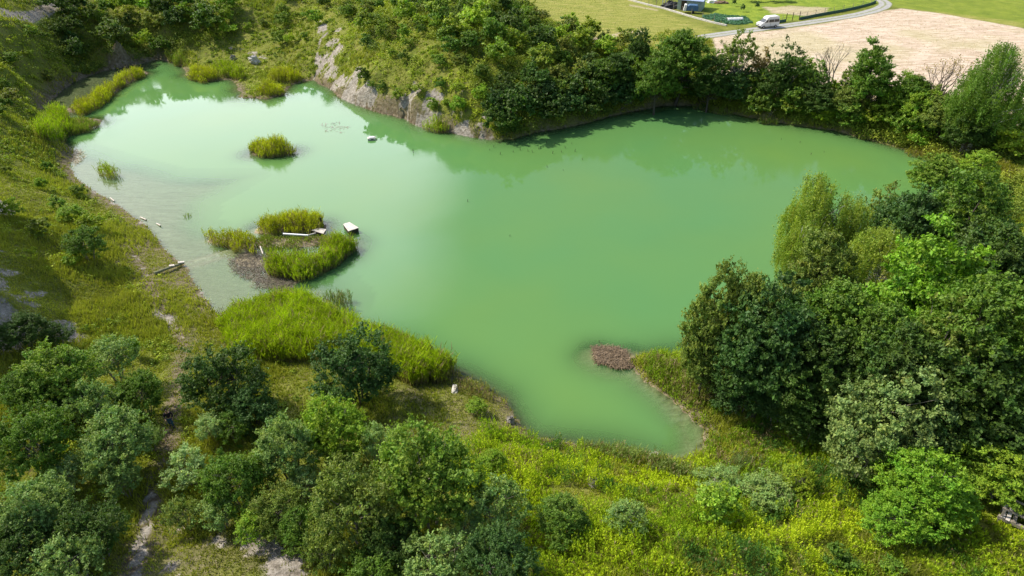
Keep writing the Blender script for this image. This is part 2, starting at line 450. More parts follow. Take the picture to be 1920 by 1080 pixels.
# muddy rims of the pond
rim = smooth(1.5, 0.15, np.abs(SD_SHORE - .3) + .6 * fbm(GX, GY, 3, 71))
LEFTRIM = smooth(2, -2, sdf(GX, GY, W([(80,260),(200,300),(330,420),(420,520),(450,640),(380,680),(330,600),(280,500),(230,430),(110,350)])))
ZS = np.maximum(ZS, rim * np.where((GX > -3) & (GY > 85), .25, .85))
ZS = np.maximum(ZS, LEFTRIM * smooth(3.6, .5, SD_SHORE + .8 * fbm(GX, GY, 3, 72)) * .8)
ZR = np.maximum(ZR, LEFTRIM * smooth(.9, .1, np.abs(SD_SHORE - .15)) * patch(2.5, .05, .4, 73) * .8)
ZS = np.maximum(ZS, area([(220,420),(300,440),(420,570),(430,640),(340,680),(290,600),(240,520),(180,440)], 2, 2) * (.25 + .5 * patch(3, -.2, .4, 74)))
ZS = np.maximum(ZS, area([(700,730),(860,700),(950,760),(980,830),(880,820),(760,830)], 1, 1) * (.2 + .4 * patch(2.5, -.2, .4, 75)))
ZS = np.where(SD_SHORE < 0, 1.0, ZS)
SAND = (SD_SHORE < -.1) & ((SD_SH < 4) | (NEARR < 2))
ZF0 = np.where(SAND, .55, 0)
# fields
STRAW = [(1335,74),(1340,66),(1440,58),(1560,42),(1640,22),(1690,16),(1770,26),(1905,50),(2100,92),(2100,300),(1850,215),(1700,190),(1500,160),(1350,130)]
ZF = np.maximum(ZF0, area(STRAW, .5, .4, 5))
ZF = np.maximum(ZF, .85 * area([(1435,14),(1480,10),(1555,14),(1560,24),(1510,30),(1450,24)], .8, 1.5, 5))
ZF = np.maximum(ZF, .9 * area([(1110,72),(1200,55),(1210,62),(1120,84)], .6, 1.0, 5))
ZF = np.maximum(ZF, .7 * area([(1180,8),(1235,18),(1233,21),(1180,11)], .3, .3, 5))
YL = np.maximum(YL, area([(1270,0),(1340,-20),(1700,-20),(1640,10),(1440,46),(1380,46),(1330,24),(1290,10)], 1, .8, 5))
YL = np.maximum(YL, .6 * area([(1640,5),(1760,-30),(2200,-30),(2200,90),(1905,48),(1770,24),(1690,14)], 1, .8, 5))
YO = np.maximum(YO, area([(900,-60),(1180,-30),(1240,22),(1340,60),(1340,110),(1200,80),(1110,90),(1040,60),(960,20)], 1.5, 1, 5) * .9)
YO = np.maximum(YO, .8 * area([(1750,20),(1920,42),(1920,52),(1760,27)], .5, .4, 5))
def ground_mat():
    m, t, b = mat_new('ground')
    z1 = N(t, 'ShaderNodeSeparateColor'); t.links.new(attr(t, 'zone').outputs['Color'], z1.inputs[0])
    z2 = N(t, 'ShaderNodeSeparateColor'); t.links.new(attr(t, 'zone2').outputs['Color'], z2.inputs[0])
    P = pos(t)
    n1 = noise(t, .35, 6, .6, P); n2 = noise(t, 2.2, 6, .65, P); n3 = noise(t, 9, 3, .6, P)
    c = ramp(t, n1, [(.3, (.10, .13, .022)), (.5, (.19, .22, .035)), (.7, (.26, .26, .065))])
    c = mix(t, maprange(t, n2, .5, .7), c, (.15, .115, .06))
    soil = ramp(t, n2, [(.3, (.10, .075, .045)), (.5, (.19, .15, .10)), (.72, (.34, .29, .21))])
    c = mix(t, z1.outputs[1], c, soil)
    rock = ramp(t, n2, [(.32, (.13, .11, .085)), (.48, (.32, .285, .24)), (.7, (.55, .50, .44))])
    rk = mix(t, maprange(t, n3, .5, .65), rock, (.27, .24, .19))
    c = mix(t, maprange(t, mathn(t, 'ADD', z1.outputs[0], mathn(t, 'MULTIPLY', n2, .5)), .45, .75), c, rk)
    mpn = N(t, 'ShaderNodeMapping'); mpn.inputs['Scale'].default_value = (.35, 1.8, 1); mpn.inputs['Rotation'].default_value = (0, 0, .18); t.links.new(P, mpn.inputs[0])
    ns = noise(t, 1.1, 7, .72, mpn.outputs[0], .6)
    nb = noise(t, .06, 3, .5, P)
    straw = ramp(t, ns, [(.32, (.32, .235, .15)), (.46, (.54, .42, .31)), (.62, (.74, .62, .49))])
    straw = mix(t, maprange(t, nb, .45, .65, 0, .45), straw, (.44, .42, .2))
    c = mix(t, z1.outputs[2], c, straw)
    lawn = ramp(t, noise(t, .5, 6, .65, P), [(.35, (.14, .22, .025)), (.65, (.27, .34, .04))])
    c = mix(t, mathn(t, 'MULTIPLY', z2.outputs[1], mathn(t, 'SUBTRACT', 1, z1.outputs[2])), c, lawn)
    dry = ramp(t, noise(t, .8, 7, .7, mpn.outputs[0]), [(.35, (.16, .20, .035)), (.5, (.28, .29, .06)), (.66, (.42, .36, .13))])
    c = mix(t, mathn(t, 'MULTIPLY', z2.outputs[2], mathn(t, 'SUBTRACT', 1, z1.outputs[2])), c, dry)
    t.links.new(c, b.inputs['Base Color']); b.inputs['Roughness'].default_value = .95; b.inputs['Specular IOR Level'].default_value = .1
    bump_(t, b, mathn(t, 'ADD', n2, mathn(t, 'MULTIPLY', ns, .8)), .8, .25)
    return m
ny, nx = GX.shape
V = np.stack([GX, GY, H], -1).reshape(-1, 3)
idx = np.arange(ny * nx).reshape(ny, nx)
Q = np.stack([idx[:-1, :-1], idx[:-1, 1:], idx[1:, 1:], idx[1:, :-1]], -1).reshape(-1, 4)
gme = mk_mesh('ground', V, Q, mats=[ground_mat()], smooth_=True)
for nm, (a, b, c) in (('zone', (ZR, ZS, ZF)), ('zone2', (YR, YL, YO))):
    ca = gme.color_attributes.new(nm, 'FLOAT_COLOR', 'POINT')
    ca.data.foreach_set('color', np.stack([a, b, c, np.ones_like(a)], -1).astype(np.float32).ravel())
kind(link('ground', gme), 'structure', 'grassy quarry ground sloping round the green pond', 'ground')

# water
def water_mat():
    m, t, b = mat_new('pond_water')
    P = pos(t)
    dp = attr(t, 'depth').outputs['Fac']
    t.links.new(maprange(t, noise(t, .07, 4, .6, P, 1.0), .42, .62, .02, .11), b.inputs['Roughness'])
    n1 = noise(t, .035, 3, .5, P)
    c = ramp(t, n1, [(.3, (.092, .240, .078)), (.7, (.125, .250, .060))])
    t.links.new(c, b.inputs['Base Color'])
    b.inputs['Roughness'].default_value = .035; b.inputs['IOR'].default_value = 1.33; b.inputs['Specular IOR Level'].default_value = .5
    n2 = noise(t, 1.2, 3, .5, P); n3 = noise(t, .12, 2, .5, P)
    bump_(t, b, mathn(t, 'MULTIPLY', n2, n3), .12, .06)
    tr = N(t, 'ShaderNodeBsdfTransparent'); tr.inputs[0].default_value = (.80, .93, .80, 1)
    gl = N(t, 'ShaderNodeBsdfGlossy'); gl.inputs['Roughness'].default_value = .06
    fr = N(t, 'ShaderNodeFresnel'); fr.inputs[0].default_value = 1.33
    m1 = N(t, 'ShaderNodeMixShader'); t.links.new(fr.outputs[0], m1.inputs[0]); t.links.new(tr.outputs[0], m1.inputs[1]); t.links.new(gl.outputs[0], m1.inputs[2])
    k = mathn(t, 'SUBTRACT', 1, mathn(t, 'POWER', 2.718, mathn(t, 'MULTIPLY', dp, -1.35)))
    m2 = N(t, 'ShaderNodeMixShader'); t.links.new(k, m2.inputs[0]); t.links.new(m1.outputs[0], m2.inputs[1]); t.links.new(b.outputs[0], m2.inputs[2])
    t.links.new(m2.outputs[0], t.nodes['Material Output'].inputs[0])
    return m
wx = np.arange(-84, 90.1, .5); wy = np.arange(28, 150.1, .5)
WX, WY = np.meshgrid(wx, wy)
wz = np.zeros(WX.shape)
dep = np.maximum(0, -hgt(WX, WY))
idx = np.arange(WX.size).reshape(WX.shape)
Q = np.stack([idx[:-1, :-1], idx[:-1, 1:], idx[1:, 1:], idx[1:, :-1]], -1).reshape(-1, 4)
keep = dep.ravel()[Q].max(1) > 0
sdw = sample(SD_SHORE, WX, WY).ravel()
keep &= sdw[Q].min(1) < 1.5
wme = mk_mesh('pond_water', np.stack([WX, WY, wz], -1).reshape(-1, 3), Q[keep], mats=[water_mat()], smooth_=True)
da = wme.attributes.new('depth', 'FLOAT', 'POINT'); da.data.foreach_set('value', dep.ravel().astype(np.float32))
kind(link('pond_water', wme), 'structure', 'opaque milky green water of the quarry pond', 'water')

# ------------------------------------------------------------------ vegetation meshes
def unit(v): return v / (np.linalg.norm(v, axis=-1, keepdims=True) + 1e-9)
def rdir(n_, r): return unit(r.normal(size=(n_, 3)))
def leaves(C, Nn, a, b, r):
    """rhombic leaves: centre, normal, half length, half width"""
    n_ = len(C)
    t0 = rdir(n_, r)
    u = unit(np.cross(Nn, t0)); v = np.cross(Nn, u)
    a = np.broadcast_to(np.asarray(a, float), (n_,))[:, None]; b = np.broadcast_to(np.asarray(b, float), (n_,))[:, None]
    V_ = np.stack([C - u * a, C - v * b + Nn * b * .25, C + u * a, C + v * b + Nn * b * .25], 1).reshape(-1, 3)
    return V_, np.arange(n_ * 4).reshape(-1, 4)
def blades(B, h, lean, wd, r, c0, c1):
    """upright triangular blades; returns verts, tris, cols"""
    n_ = len(B)
    ang = r.uniform(0, 2 * np.pi, n_)
    s = np.stack([np.cos(ang), np.sin(ang), np.zeros(n_)], 1) * np.asarray(wd).reshape(-1, 1)
    la = r.uniform(0, 2 * np.pi, n_)
    top = B + np.stack([np.cos(la) * lean, np.sin(la) * lean, np.ones(n_)], 1) * np.asarray(h).reshape(-1, 1)
    V_ = np.stack([B - s, B + s, top], 1).reshape(-1, 3)
    Cc = np.stack([c0, c0, c1], 1).reshape(-1, 3)
    return V_, np.arange(n_ * 3).reshape(-1, 3), Cc

def tube_arr(Vl, Fl, p0, p1, r0, r1, n_=5, mid=None):
    pts = [p0, p1] if mid is None else [p0, mid, p1]
    rr = [r0, r1] if mid is None else [r0, (r0 + r1) / 2, r1]
    d = unit(np.array(p1) - np.array(p0)); a = unit(np.cross(d, [.3, .5, .81])); b = np.cross(d, a)
    o = sum(len(q) for q in Vl)
    th = np.arange(n_) * 2 * np.pi / n_
    ring = np.cos(th)[:, None] * a + np.sin(th)[:, None] * b
    for p, q in zip(pts, rr): Vl.append(np.array(p)[None] + ring * q)
    for i in range(len(pts) - 1):
        k = np.arange(n_); k2 = (k + 1) % n_
        Fl.append(np.stack([o + i * n_ + k, o + i * n_ + k2, o + (i + 1) * n_ + k2, o + (i + 1) * n_ + k], 1))

def tree_meshes(name, seed, Ht, Rd, cb=.25, ncl=170, nlf=110, leaf=.13, rc=.2, stems=1, droop=0.0, bark=None, sparse=1.0, flat_=.75, conic=0.0, lump=.28, tw=True):
    """returns (trunk mesh, crown mesh) of a nominal tree"""
    r = np.random.default_rng(seed)
    # cluster centres through the crown volume, mostly near an uneven outline
    D = rdir(ncl, r); D[:, 2] = np.abs(D[:, 2]) * 1.0 - (r.random(ncl) < .35) * 1.2 * np.abs(D[:, 2])
    D = unit(D)
    lobes = rdir(7, r); lw = r.uniform(.5, 1, 7)
    lob = ((np.clip(D @ lobes.T, 0, 1) ** 3) * lw).max(1)
    rad = (.55 + .45 * r.random(ncl) ** .5) * (1 - lump + lump * 1.6 * lob)
    inner = r.random(ncl) < .22
    rad[inner] *= .55
    hc = Ht * (1 - cb) / 2
    C = D * rad[:, None] * np.array([Rd, Rd, hc]) + np.array([0, 0, Ht * cb + hc])
    if conic: C[:, :2] *= (1 - conic * np.clip((C[:, 2] / Ht - .4) / .6, 0, 1))[:, None] ** 1
    C[:, 2] = np.clip(C[:, 2], .08 * Ht, None)
    rcl = Rd * rc * r.uniform(.65, 1.35, ncl)
    nl = np.maximum(8, (nlf * sparse * r.uniform(.6, 1.3, ncl)).astype(int))
    ii = np.repeat(np.arange(ncl), nl); nL = len(ii)
    nsp = 9
    SP = rdir(ncl * nsp, r); SP[:, 2] = np.where(SP[:, 2] < -.25, -SP[:, 2], SP[:, 2]) + (0 if droop else .3)
    SP = unit(unit(SP) + .55 * np.repeat(unit(C - np.array([0, 0, Ht * .35])), nsp, 0))
    SL = r.uniform(.6, 1.45, ncl * nsp)
    js = ii * nsp + r.integers(0, nsp, nL)
    rr = rcl[ii] * SL[js] * (.15 + .95 * r.random(nL) ** .7)
    P = C[ii] + (SP[js] * rr[:, None] + rdir(nL, r) * (rcl[ii] * .26 * r.random(nL))[:, None]) * np.array([1, 1, flat_])
    d = unit(P - C[ii])
    if droop:
        P[:, 2] -= droop * r.random(nL) ** 1.3 * (1 + .5 * lob[ii])
        P[:, :2] = C[ii][:, :2] + (P[:, :2] - C[ii][:, :2]) * .8
    Nn = unit(d * .55 + rdir(nL, r) * .75 + np.array([0, 0, .35]))
    if droop: Nn = unit(Nn * np.array([1, 1, .5]))
    sz = leaf * np.clip(r.lognormal(-.08, .35, nL), .4, 2.0)
    Vc, Fc = leaves(P, Nn, sz, sz * (.6 if not droop else .42), r)
    base = .78 + .35 * r.random(ncl)[ii] + r.normal(0, .12, nL)
    base = np.clip(base, .4, 1.5)
    hue = r.normal(0, .06, nL) + r.normal(0, .06, ncl)[ii]
    col = np.stack([base * (1 + hue), base, base * (1 - hue)], 1)
    col = np.repeat(col, 4, 0)
    # a few bare twigs sticking out of the outline
    crown = mk_mesh(name + '_crown', Vc, Fc, cols=col, mats=[M_LEAF])
    # trunk and limbs
    Vl, Fl = [], []
    tr = .018 * Ht + .05
    order = np.argsort(C[:, 2])
    lim = r.choice(ncl, min(ncl, 46), replace=False)
    if stems == 1:
        topz = Ht * .82
        k = 6; off = np.cumsum(r.normal(0, .02 * Ht, (k, 2)), 0) * .6; off[0] = 0
        sp_ = [np.array([off[i, 0], off[i, 1], topz * i / (k - 1) - (.3 if i == 0 else 0)]) for i in range(k)]
        for i in range(k - 1): tube_arr(Vl, Fl, sp_[i], sp_[i + 1], tr * (1 - .85 * i / (k - 1)), tr * (1 - .85 * (i + 1) / (k - 1)), 8)
        for j in lim:
            zt = np.clip(C[j, 2] * r.uniform(.45, .8), Ht * .12, topz * .95)
            q = zt / topz * (k - 1); a = int(min(q, k - 2)); s = sp_[a] + (sp_[a + 1] - sp_[a]) * (q - a)
            mid = (s + C[j]) / 2 + np.array([0, 0, .06 * Ht * (0 if droop else -1) + r.normal(0, .02 * Ht)])
            tube_arr(Vl, Fl, s, C[j], tr * .34 * (1 - .6 * zt / Ht), tr * .06, 5, mid)
    else:
        for s_ in range(stems):
            a = 2 * np.pi * s_ / stems + r.uniform(-.4, .4)
            q0 = np.array([np.cos(a) * .12 * Rd, np.sin(a) * .12 * Rd, -.3]); q1 = np.array([np.cos(a) * .38 * Rd, np.sin(a) * .38 * Rd, Ht * .45])
            tube_arr(Vl, Fl, q0, q1, tr * .6, tr * .35, 6)
            for j in r.choice(ncl, 7, replace=False):
                tube_arr(Vl, Fl, q1, C[j], tr * .3, tr * .06, 4, (q1 + C[j]) / 2 + r.normal(0, .04 * Ht, 3))
    Vt = np.concatenate(Vl); Ft = np.concatenate(Fl)
    trunk = mk_mesh(name + '_trunk', Vt, Ft, mats=[bark or M_BARK], smooth_=True)
    return trunk, crown
def bare_meshes(name, seed, Ht, spread, depth_=5, bark=None, nleaf=0, leafsz=.1):
    r = np.random.default_rng(seed); Vl, Fl = [], []; tips = []
    def grow(p, d, L, rad, dp_):
        q = p + d * L
        tube_arr(Vl, Fl, p, q, rad, rad * .65, 5 if dp_ < 3 else 3, (p + q) / 2 + r.normal(0, L * .05, 3))
        if dp_ >= depth_: tips.append(q); return
        for _ in range(2 if dp_ > 0 else 3):
            nd = unit(d + rdir(1, r)[0] * spread + np.array([0, 0, .18]))
            grow(q, nd, L * r.uniform(.62, .86), rad * .6, dp_ + 1)
        if dp_ < 2: grow(q, unit(d + rdir(1, r)[0] * .15), L * .8, rad * .7, dp_ + 1)
    grow(np.array([0, 0, -.2]), np.array([0, 0, 1.]), Ht * .27, .018 * Ht + .02, 0)
    trunk = mk_mesh(name + '_trunk', np.concatenate(Vl), np.concatenate(Fl), mats=[bark or M_PALEBARK], smooth_=True)
    T = np.array(tips); k = max(nleaf, 1)
    C = T[r.integers(0, len(T), len(T) * k)] + r.normal(0, .16, (len(T) * k, 3))
    sz = leafsz * r.uniform(.6, 1.3, len(C))
    Vc, Fc = leaves(C, rdir(len(C), r), sz, sz * .6, r)
    col = np.repeat((np.clip(r.normal(1, .2, (len(C), 1)), .5, 1.5) * np.ones((1, 3))), 4, 0)
    crown = mk_mesh(name + '_crown', Vc, Fc, cols=col, mats=[M_LEAF])
    return trunk, crown

PROTO = {}
def proto(kind_, *a, Ht, Rd, **k): PROTO.setdefault(kind_, []).append((tree_meshes(kind_, *a, Ht, Rd, **k), Ht, Rd))
for s in (1, 2, 3): proto('broad', 10 + s, Ht=12, Rd=4, ncl=250, nlf=190, leaf=.115, rc=.22, cb=.0)
for s in (1, 2): proto('maple', 20 + s, Ht=12, Rd=4.5, ncl=210, nlf=190, leaf=.14, rc=.25, cb=.0, flat_=.6, lump=.4)
for s in (1, 2): proto('birch', 30 + s, Ht=13, Rd=3.8, ncl=300, nlf=170, leaf=.08, rc=.17, cb=.08, droop=1.3, bark=M_BIRCH, conic=.12, lump=.42)
for s in (1, 2, 3): proto('willow', 40 + s, Ht=6, Rd=3, ncl=210, nlf=180, leaf=.074, rc=.21, cb=.0, stems=5, lump=.35, bark=M_PALEBARK)
for s in (1, 2): proto('sallow', 50 + s, Ht=5, Rd=2.6, ncl=140, nlf=110, leaf=.078, rc=.22, cb=.0, stems=5, lump=.5, sparse=.85, bark=M_PALEBARK)
for s in (1, 2): proto('sparse', 60 + s, Ht=10, Rd=3.2, ncl=120, nlf=60, leaf=.12, rc=.17, cb=.2, lump=.5, sparse=.8, bark=M_PALEBARK)
PROTO['bare'] = [(bare_meshes('bare', 3, 10, .55, 5, nleaf=1, leafsz=.07), 10, 2.4)]
PROTO['russet'] = [(bare_meshes('russet', 5, 10, .7, 5, M_BARK, nleaf=5, leafsz=.09), 10, 3)]

for s in (1, 2): proto('bushy', 70 + s, Ht=6, Rd=2.7, ncl=150, nlf=170, leaf=.08, rc=.27, cb=-.22, stems=4, lump=.42, conic=.1)
TREES = []
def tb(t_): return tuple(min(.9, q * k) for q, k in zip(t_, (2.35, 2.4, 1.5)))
def tree(px, py, h, wd, kd, tint, label, cat='tree', name=None, group=None, var=None):
    """tree whose top is seen at the pixel, h metres tall, wd metres wide"""
    L = PROTO[kd]; (tm, cm), Ht, Rd = L[(var if var is not None else len(TREES)) % len(L)]
    P = at(px, py, h)
    root = empty(name or {'birch': 'birch_tree', 'willow': 'willow_tree', 'sallow': 'sallow_bush', 'bare': 'bare_tree'}.get(kd, 'broadleaf_tree'), P, rng.uniform(0, 6.28))
    wk = (.86 if P[0] < 12 else 1.0) if P[1] < 75 else .95
    root.scale = (wd * wk / 2 / Rd, wd * wk / 2 / Rd, h * .97 / Ht)
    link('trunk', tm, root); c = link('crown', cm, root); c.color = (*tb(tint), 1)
    tag(root, label, cat, group)
    TREES.append((P[0], P[1], wd / 2))
    return root

# tints (leaf reflectance)
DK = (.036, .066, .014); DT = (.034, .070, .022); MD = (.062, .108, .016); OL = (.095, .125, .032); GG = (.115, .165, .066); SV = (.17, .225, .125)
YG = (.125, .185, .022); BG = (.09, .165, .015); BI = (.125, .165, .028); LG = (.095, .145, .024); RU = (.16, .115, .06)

# near left
tree(75,655,5.6,6.2,'willow',LG,'large light green willow below the shaded rocky scarp at the left edge','willow')
tree(190,632,4.2,4.6,'sallow',GG,'grey green sallow between the big left willow and the lone tiny fir shaped bush','sallow bush')
tree(392,648,6.2,6.0,'bushy',DK,'dark rounded tree right of the footpath bend, above the walking person','tree')
tree(455,720,4.2,4.2,'bushy',DT,'small very dark tree crowding the right side of the dark path tree','tree')
tree(655,618,7,6.4,'bushy',DT,'solitary blue green round tree standing against the bright reed bed','tree')
tree(248,705,3.8,3.8,'willow',MD,'mid green willow left of the grassy footpath opening','willow')
tree(150,720,4.5,4.0,'sallow',GG,'thin grey sallow in the middle of the left thicket','sallow bush')
tree(185,778,5.4,5.4,'willow',GG,'big silvery willow with bright top beside the shaded footpath','willow')
tree(35,780,5.4,5.2,'willow',MD,'plain green willow at the left edge, halfway up the thicket','willow')
tree(388,775,2.8,2.6,'sallow',SV,'pale sallow bush just right of the walking person','sallow bush')
tree(40,905,5,4.8,'willow',GG,'silver leaved willow in the bottom left corner','willow')
tree(150,960,4,4.2,'willow',DK,'dark shaded willow in the bottom left behind the pale path','willow')
tree(345,845,3.2,3.6,'sallow',SV,'whitest silvery sallow bush beside the path','sallow bush')
tree(425,850,5,4.6,'willow',MD,'green willow between the whitest sallow and the olive bushes','willow')
tree(330,935,2.6,2.6,'sallow',OL,'low olive sallow at the top of the stony clearing','sallow bush')
tree(520,790,5.4,4.8,'willow',GG,'grey green willow left of the yellow green one near bottom centre','willow')
tree(610,752,6,5.2,'willow',YG,'yellow green willow below the solitary dark round tree','willow')
tree(515,925,3.8,3.4,'willow',OL,'olive bush standing over the stony clearing','willow')
tree(465,960,2.6,2.8,'sallow',YG,'small yellowish bush at the stony clearing edge','sallow bush')
tree(785,808,8,7.0,'willow',LG,'tall spreading willow with a deep shaded right flank, bottom centre','willow')
tree(655,880,6.4,5.6,'willow',OL,'olive willow leaning on the tall spreading willow','willow')
tree(700,790,4.5,2.6,'sallow',SV,'thin silvery sapling between two large willows','sallow bush')
tree(925,895,4.8,4.0,'sallow',GG,'grey sallow right of the tall spreading willow','sallow bush')
tree(940,1010,4.2,4.2,'willow',DT,'dark bush on the bottom edge below the grey sallow','willow')
tree(820,1018,3.8,4.4,'sallow',GG,'grey green sallow touching the bottom edge at centre','sallow bush')
tree(690,1040,3.2,3.4,'sallow',MD,'green sallow on the bottom edge left of centre','sallow bush')
tree(600,990,3.6,2.8,'sallow',OL,'thin olive sallow beside the stony clearing','sallow bush')
tree(1058,945,2.8,3.6,'willow',MD,'round dark bush alone among the bright weeds, bottom centre','bush')
tree(918,845,2.4,2.4,'willow',YG,'small green bush on the crest of the bright weed mound','bush')
tree(892,752,1.3,1.7,'willow',YG,'knee high bush on the lawn like bank by the narrow inlet','bush')
tree(1175,940,2.4,2.8,'sallow',GG,'grey green bush halfway down the bright weed slope','bush')
tree(244,634,1.9,1.0,'broad',BG,'tiny fir shaped bush alone beside the footpath','bush')
tree(148,430,3.6,4.2,'willow',MD,'lone green bush on the left grassy slope above the scarp','bush')
tree(128,385,2.2,3.4,'willow',YG,'bright low bush uphill of the lone green slope bush','bush')
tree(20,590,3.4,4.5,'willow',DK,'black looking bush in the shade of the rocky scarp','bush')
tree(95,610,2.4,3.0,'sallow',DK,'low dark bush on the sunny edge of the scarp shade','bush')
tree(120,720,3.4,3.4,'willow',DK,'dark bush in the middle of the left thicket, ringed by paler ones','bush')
tree(100,860,3.2,3.2,'sallow',SV,'silver bush between the two willows on the left edge','sallow bush')
tree(560,880,3.0,2.8,'sallow',SV,'silver bush between the olive willow and the grey green one','sallow bush')
tree(480,850,3.2,2.6,'sallow',LG,'light green bush under the grey green willow','sallow bush')
tree(880,955,3.0,2.8,'sallow',SV,'silver leaved bush in the shade of the tall spreading willow','sallow bush')
tree(1350,668,4,3.8,'willow',OL,'low olive bush at the foot of the leftmost right wood tree','bush')
tree(1400,700,4,4.4,'willow',DT,'low blue green bush under the front of the right wood','bush')
tree(1470,715,4,4.4,'willow',DT,'blue green bush hiding the trunks of the front right wood tree','bush')
tree(1540,745,4,4.4,'willow',DK,'dark bush on the grassy edge left of the grey willow','bush')
tree(1310,640,3.2,2.6,'sallow',OL,'small olive bush at the very waterline of the right wood','sallow bush')
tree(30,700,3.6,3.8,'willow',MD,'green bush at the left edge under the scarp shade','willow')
tree(215,870,3.0,3.2,'sallow',GG,'grey green bush on the left verge of the pale path','sallow bush')
tree(110,1010,3.6,4.0,'sallow',GG,'grey bush low in the bottom left corner','sallow bush')
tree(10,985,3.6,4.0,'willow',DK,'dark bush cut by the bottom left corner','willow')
tree(430,775,2.6,2.8,'sallow',MD,'green bush under the small very dark tree','sallow bush')
tree(400,930,3.0,3.0,'sallow',GG,'grey green bush at the top left of the stony clearing','sallow bush')
tree(560,960,3.4,3.2,'willow',MD,'green bush right of the stony clearing','willow')
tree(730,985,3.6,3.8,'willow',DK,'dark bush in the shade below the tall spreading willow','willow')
tree(640,835,3.4,3.0,'sallow',OL,'olive bush between the yellow green and the tall willow','sallow bush')
tree(270,800,2.4,2.2,'sallow',GG,'small grey bush at the left side of the shaded path','sallow bush')
# right wood
tree(1358,505,12,4.2,'broad',OL,'olive tree at the left end of the right wood, over the water','tree')
tree(1428,482,13,5.0,'broad',OL,'slim olive tree behind the leftmost one of the right wood','tree')
tree(1338,600,8,3.0,'broad',OL,'lowest olive tree leaning out over the pond','tree')
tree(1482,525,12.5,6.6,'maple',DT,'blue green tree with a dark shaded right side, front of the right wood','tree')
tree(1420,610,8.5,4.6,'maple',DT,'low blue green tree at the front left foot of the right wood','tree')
tree(1553,298,14,6.2,'birch',BI,'tallest yellow olive birch rising over the pond','birch')
tree(1520,385,11,4.2,'birch',BI,'left hand birch leaning on the tallest one','birch')
tree(1620,350,12,5.4,'birch',BI,'birch just right of the tallest one, water behind its top','birch')
tree(1690,385,12,6.6,'birch',BI,'birch with a clearly visible white trunk','birch')
tree(1560,440,10.5,5.5,'broad',OL,'round olive tree under the birches','tree')
tree(1605,505,11.5,6.6,'broad',MD,'mid green tree in front of the birches','tree')
tree(1560,600,10,6,'broad',DK,'dark tree behind the blue green front tree','tree')
tree(1785,455,12.5,8.0,'maple',BG,'brightest green spreading tree of the right wood','tree')
tree(1740,335,12,6.2,'broad',DT,'dark tree behind the white trunked birch','tree')
tree(1680,335,9,4,'sparse',OL,'thin pale tree between the birches and the dark tree','tree')
tree(1850,325,12,7.4,'broad',MD,'mid green tree near the right edge, upper part of the wood','tree')
tree(1912,400,12,7,'broad',DK,'dark tree cut by the right edge above the brightest one','tree')
tree(1900,500,13,7.5,'broad',MD,'tall green tree at the right edge below the dark one','tree')
tree(1800,570,11,5.4,'sparse',OL,'olive tree below the brightest green one','tree')
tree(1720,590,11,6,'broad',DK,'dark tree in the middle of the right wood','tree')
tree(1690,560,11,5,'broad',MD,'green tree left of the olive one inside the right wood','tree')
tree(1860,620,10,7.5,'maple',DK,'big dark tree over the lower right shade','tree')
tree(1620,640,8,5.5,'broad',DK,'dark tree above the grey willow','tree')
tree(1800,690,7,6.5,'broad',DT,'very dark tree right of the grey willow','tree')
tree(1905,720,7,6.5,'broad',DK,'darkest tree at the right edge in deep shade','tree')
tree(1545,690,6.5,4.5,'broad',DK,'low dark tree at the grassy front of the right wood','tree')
tree(1705,682,9,7.0,'willow',(.115,.155,.068),'grey green willow standing in front of the dark right wood','willow')
tree(1645,765,6.5,4.6,'willow',(.115,.155,.068),'lower left half of the grey willow clump, a separate bush','willow')
tree(1765,868,5,5.4,'willow',BG,'vivid green bush right below the grey willow','bush')
tree(1690,930,3.6,3.6,'willow',BG,'smaller vivid bush left below the large vivid one','bush')
tree(1870,828,4.2,4.8,'willow',YG,'yellow green bush above the broken timber at the right edge','bush')
tree(1915,860,4,4.2,'willow',YG,'yellow green bush cut by the right edge','bush')
tree(1505,868,2.8,2.2,'sallow',(.15,.19,.02),'yellowest small bush in the weeds below the wood','bush')
tree(1440,905,2.0,3.4,'sallow',GG,'low grey green scrub in the dip at the inlet head','bush')
tree(1360,890,1.8,3.0,'sallow',GG,'grey scrub beside the end of the inlet','bush')
tree(1770,282,7,5,'broad',LG,'olive tree at the far right corner of the pond','tree')
tree(1850,285,6,5,'broad',YG,'yellowish tree behind the far right pond corner','tree')
tree(1905,52,17,9.5,'birch',MD,'giant feathery birch on the right edge before the straw field','birch')
tree(1860,130,12,6,'birch',LG,'lower birch against the left side of the giant feathery one','birch')
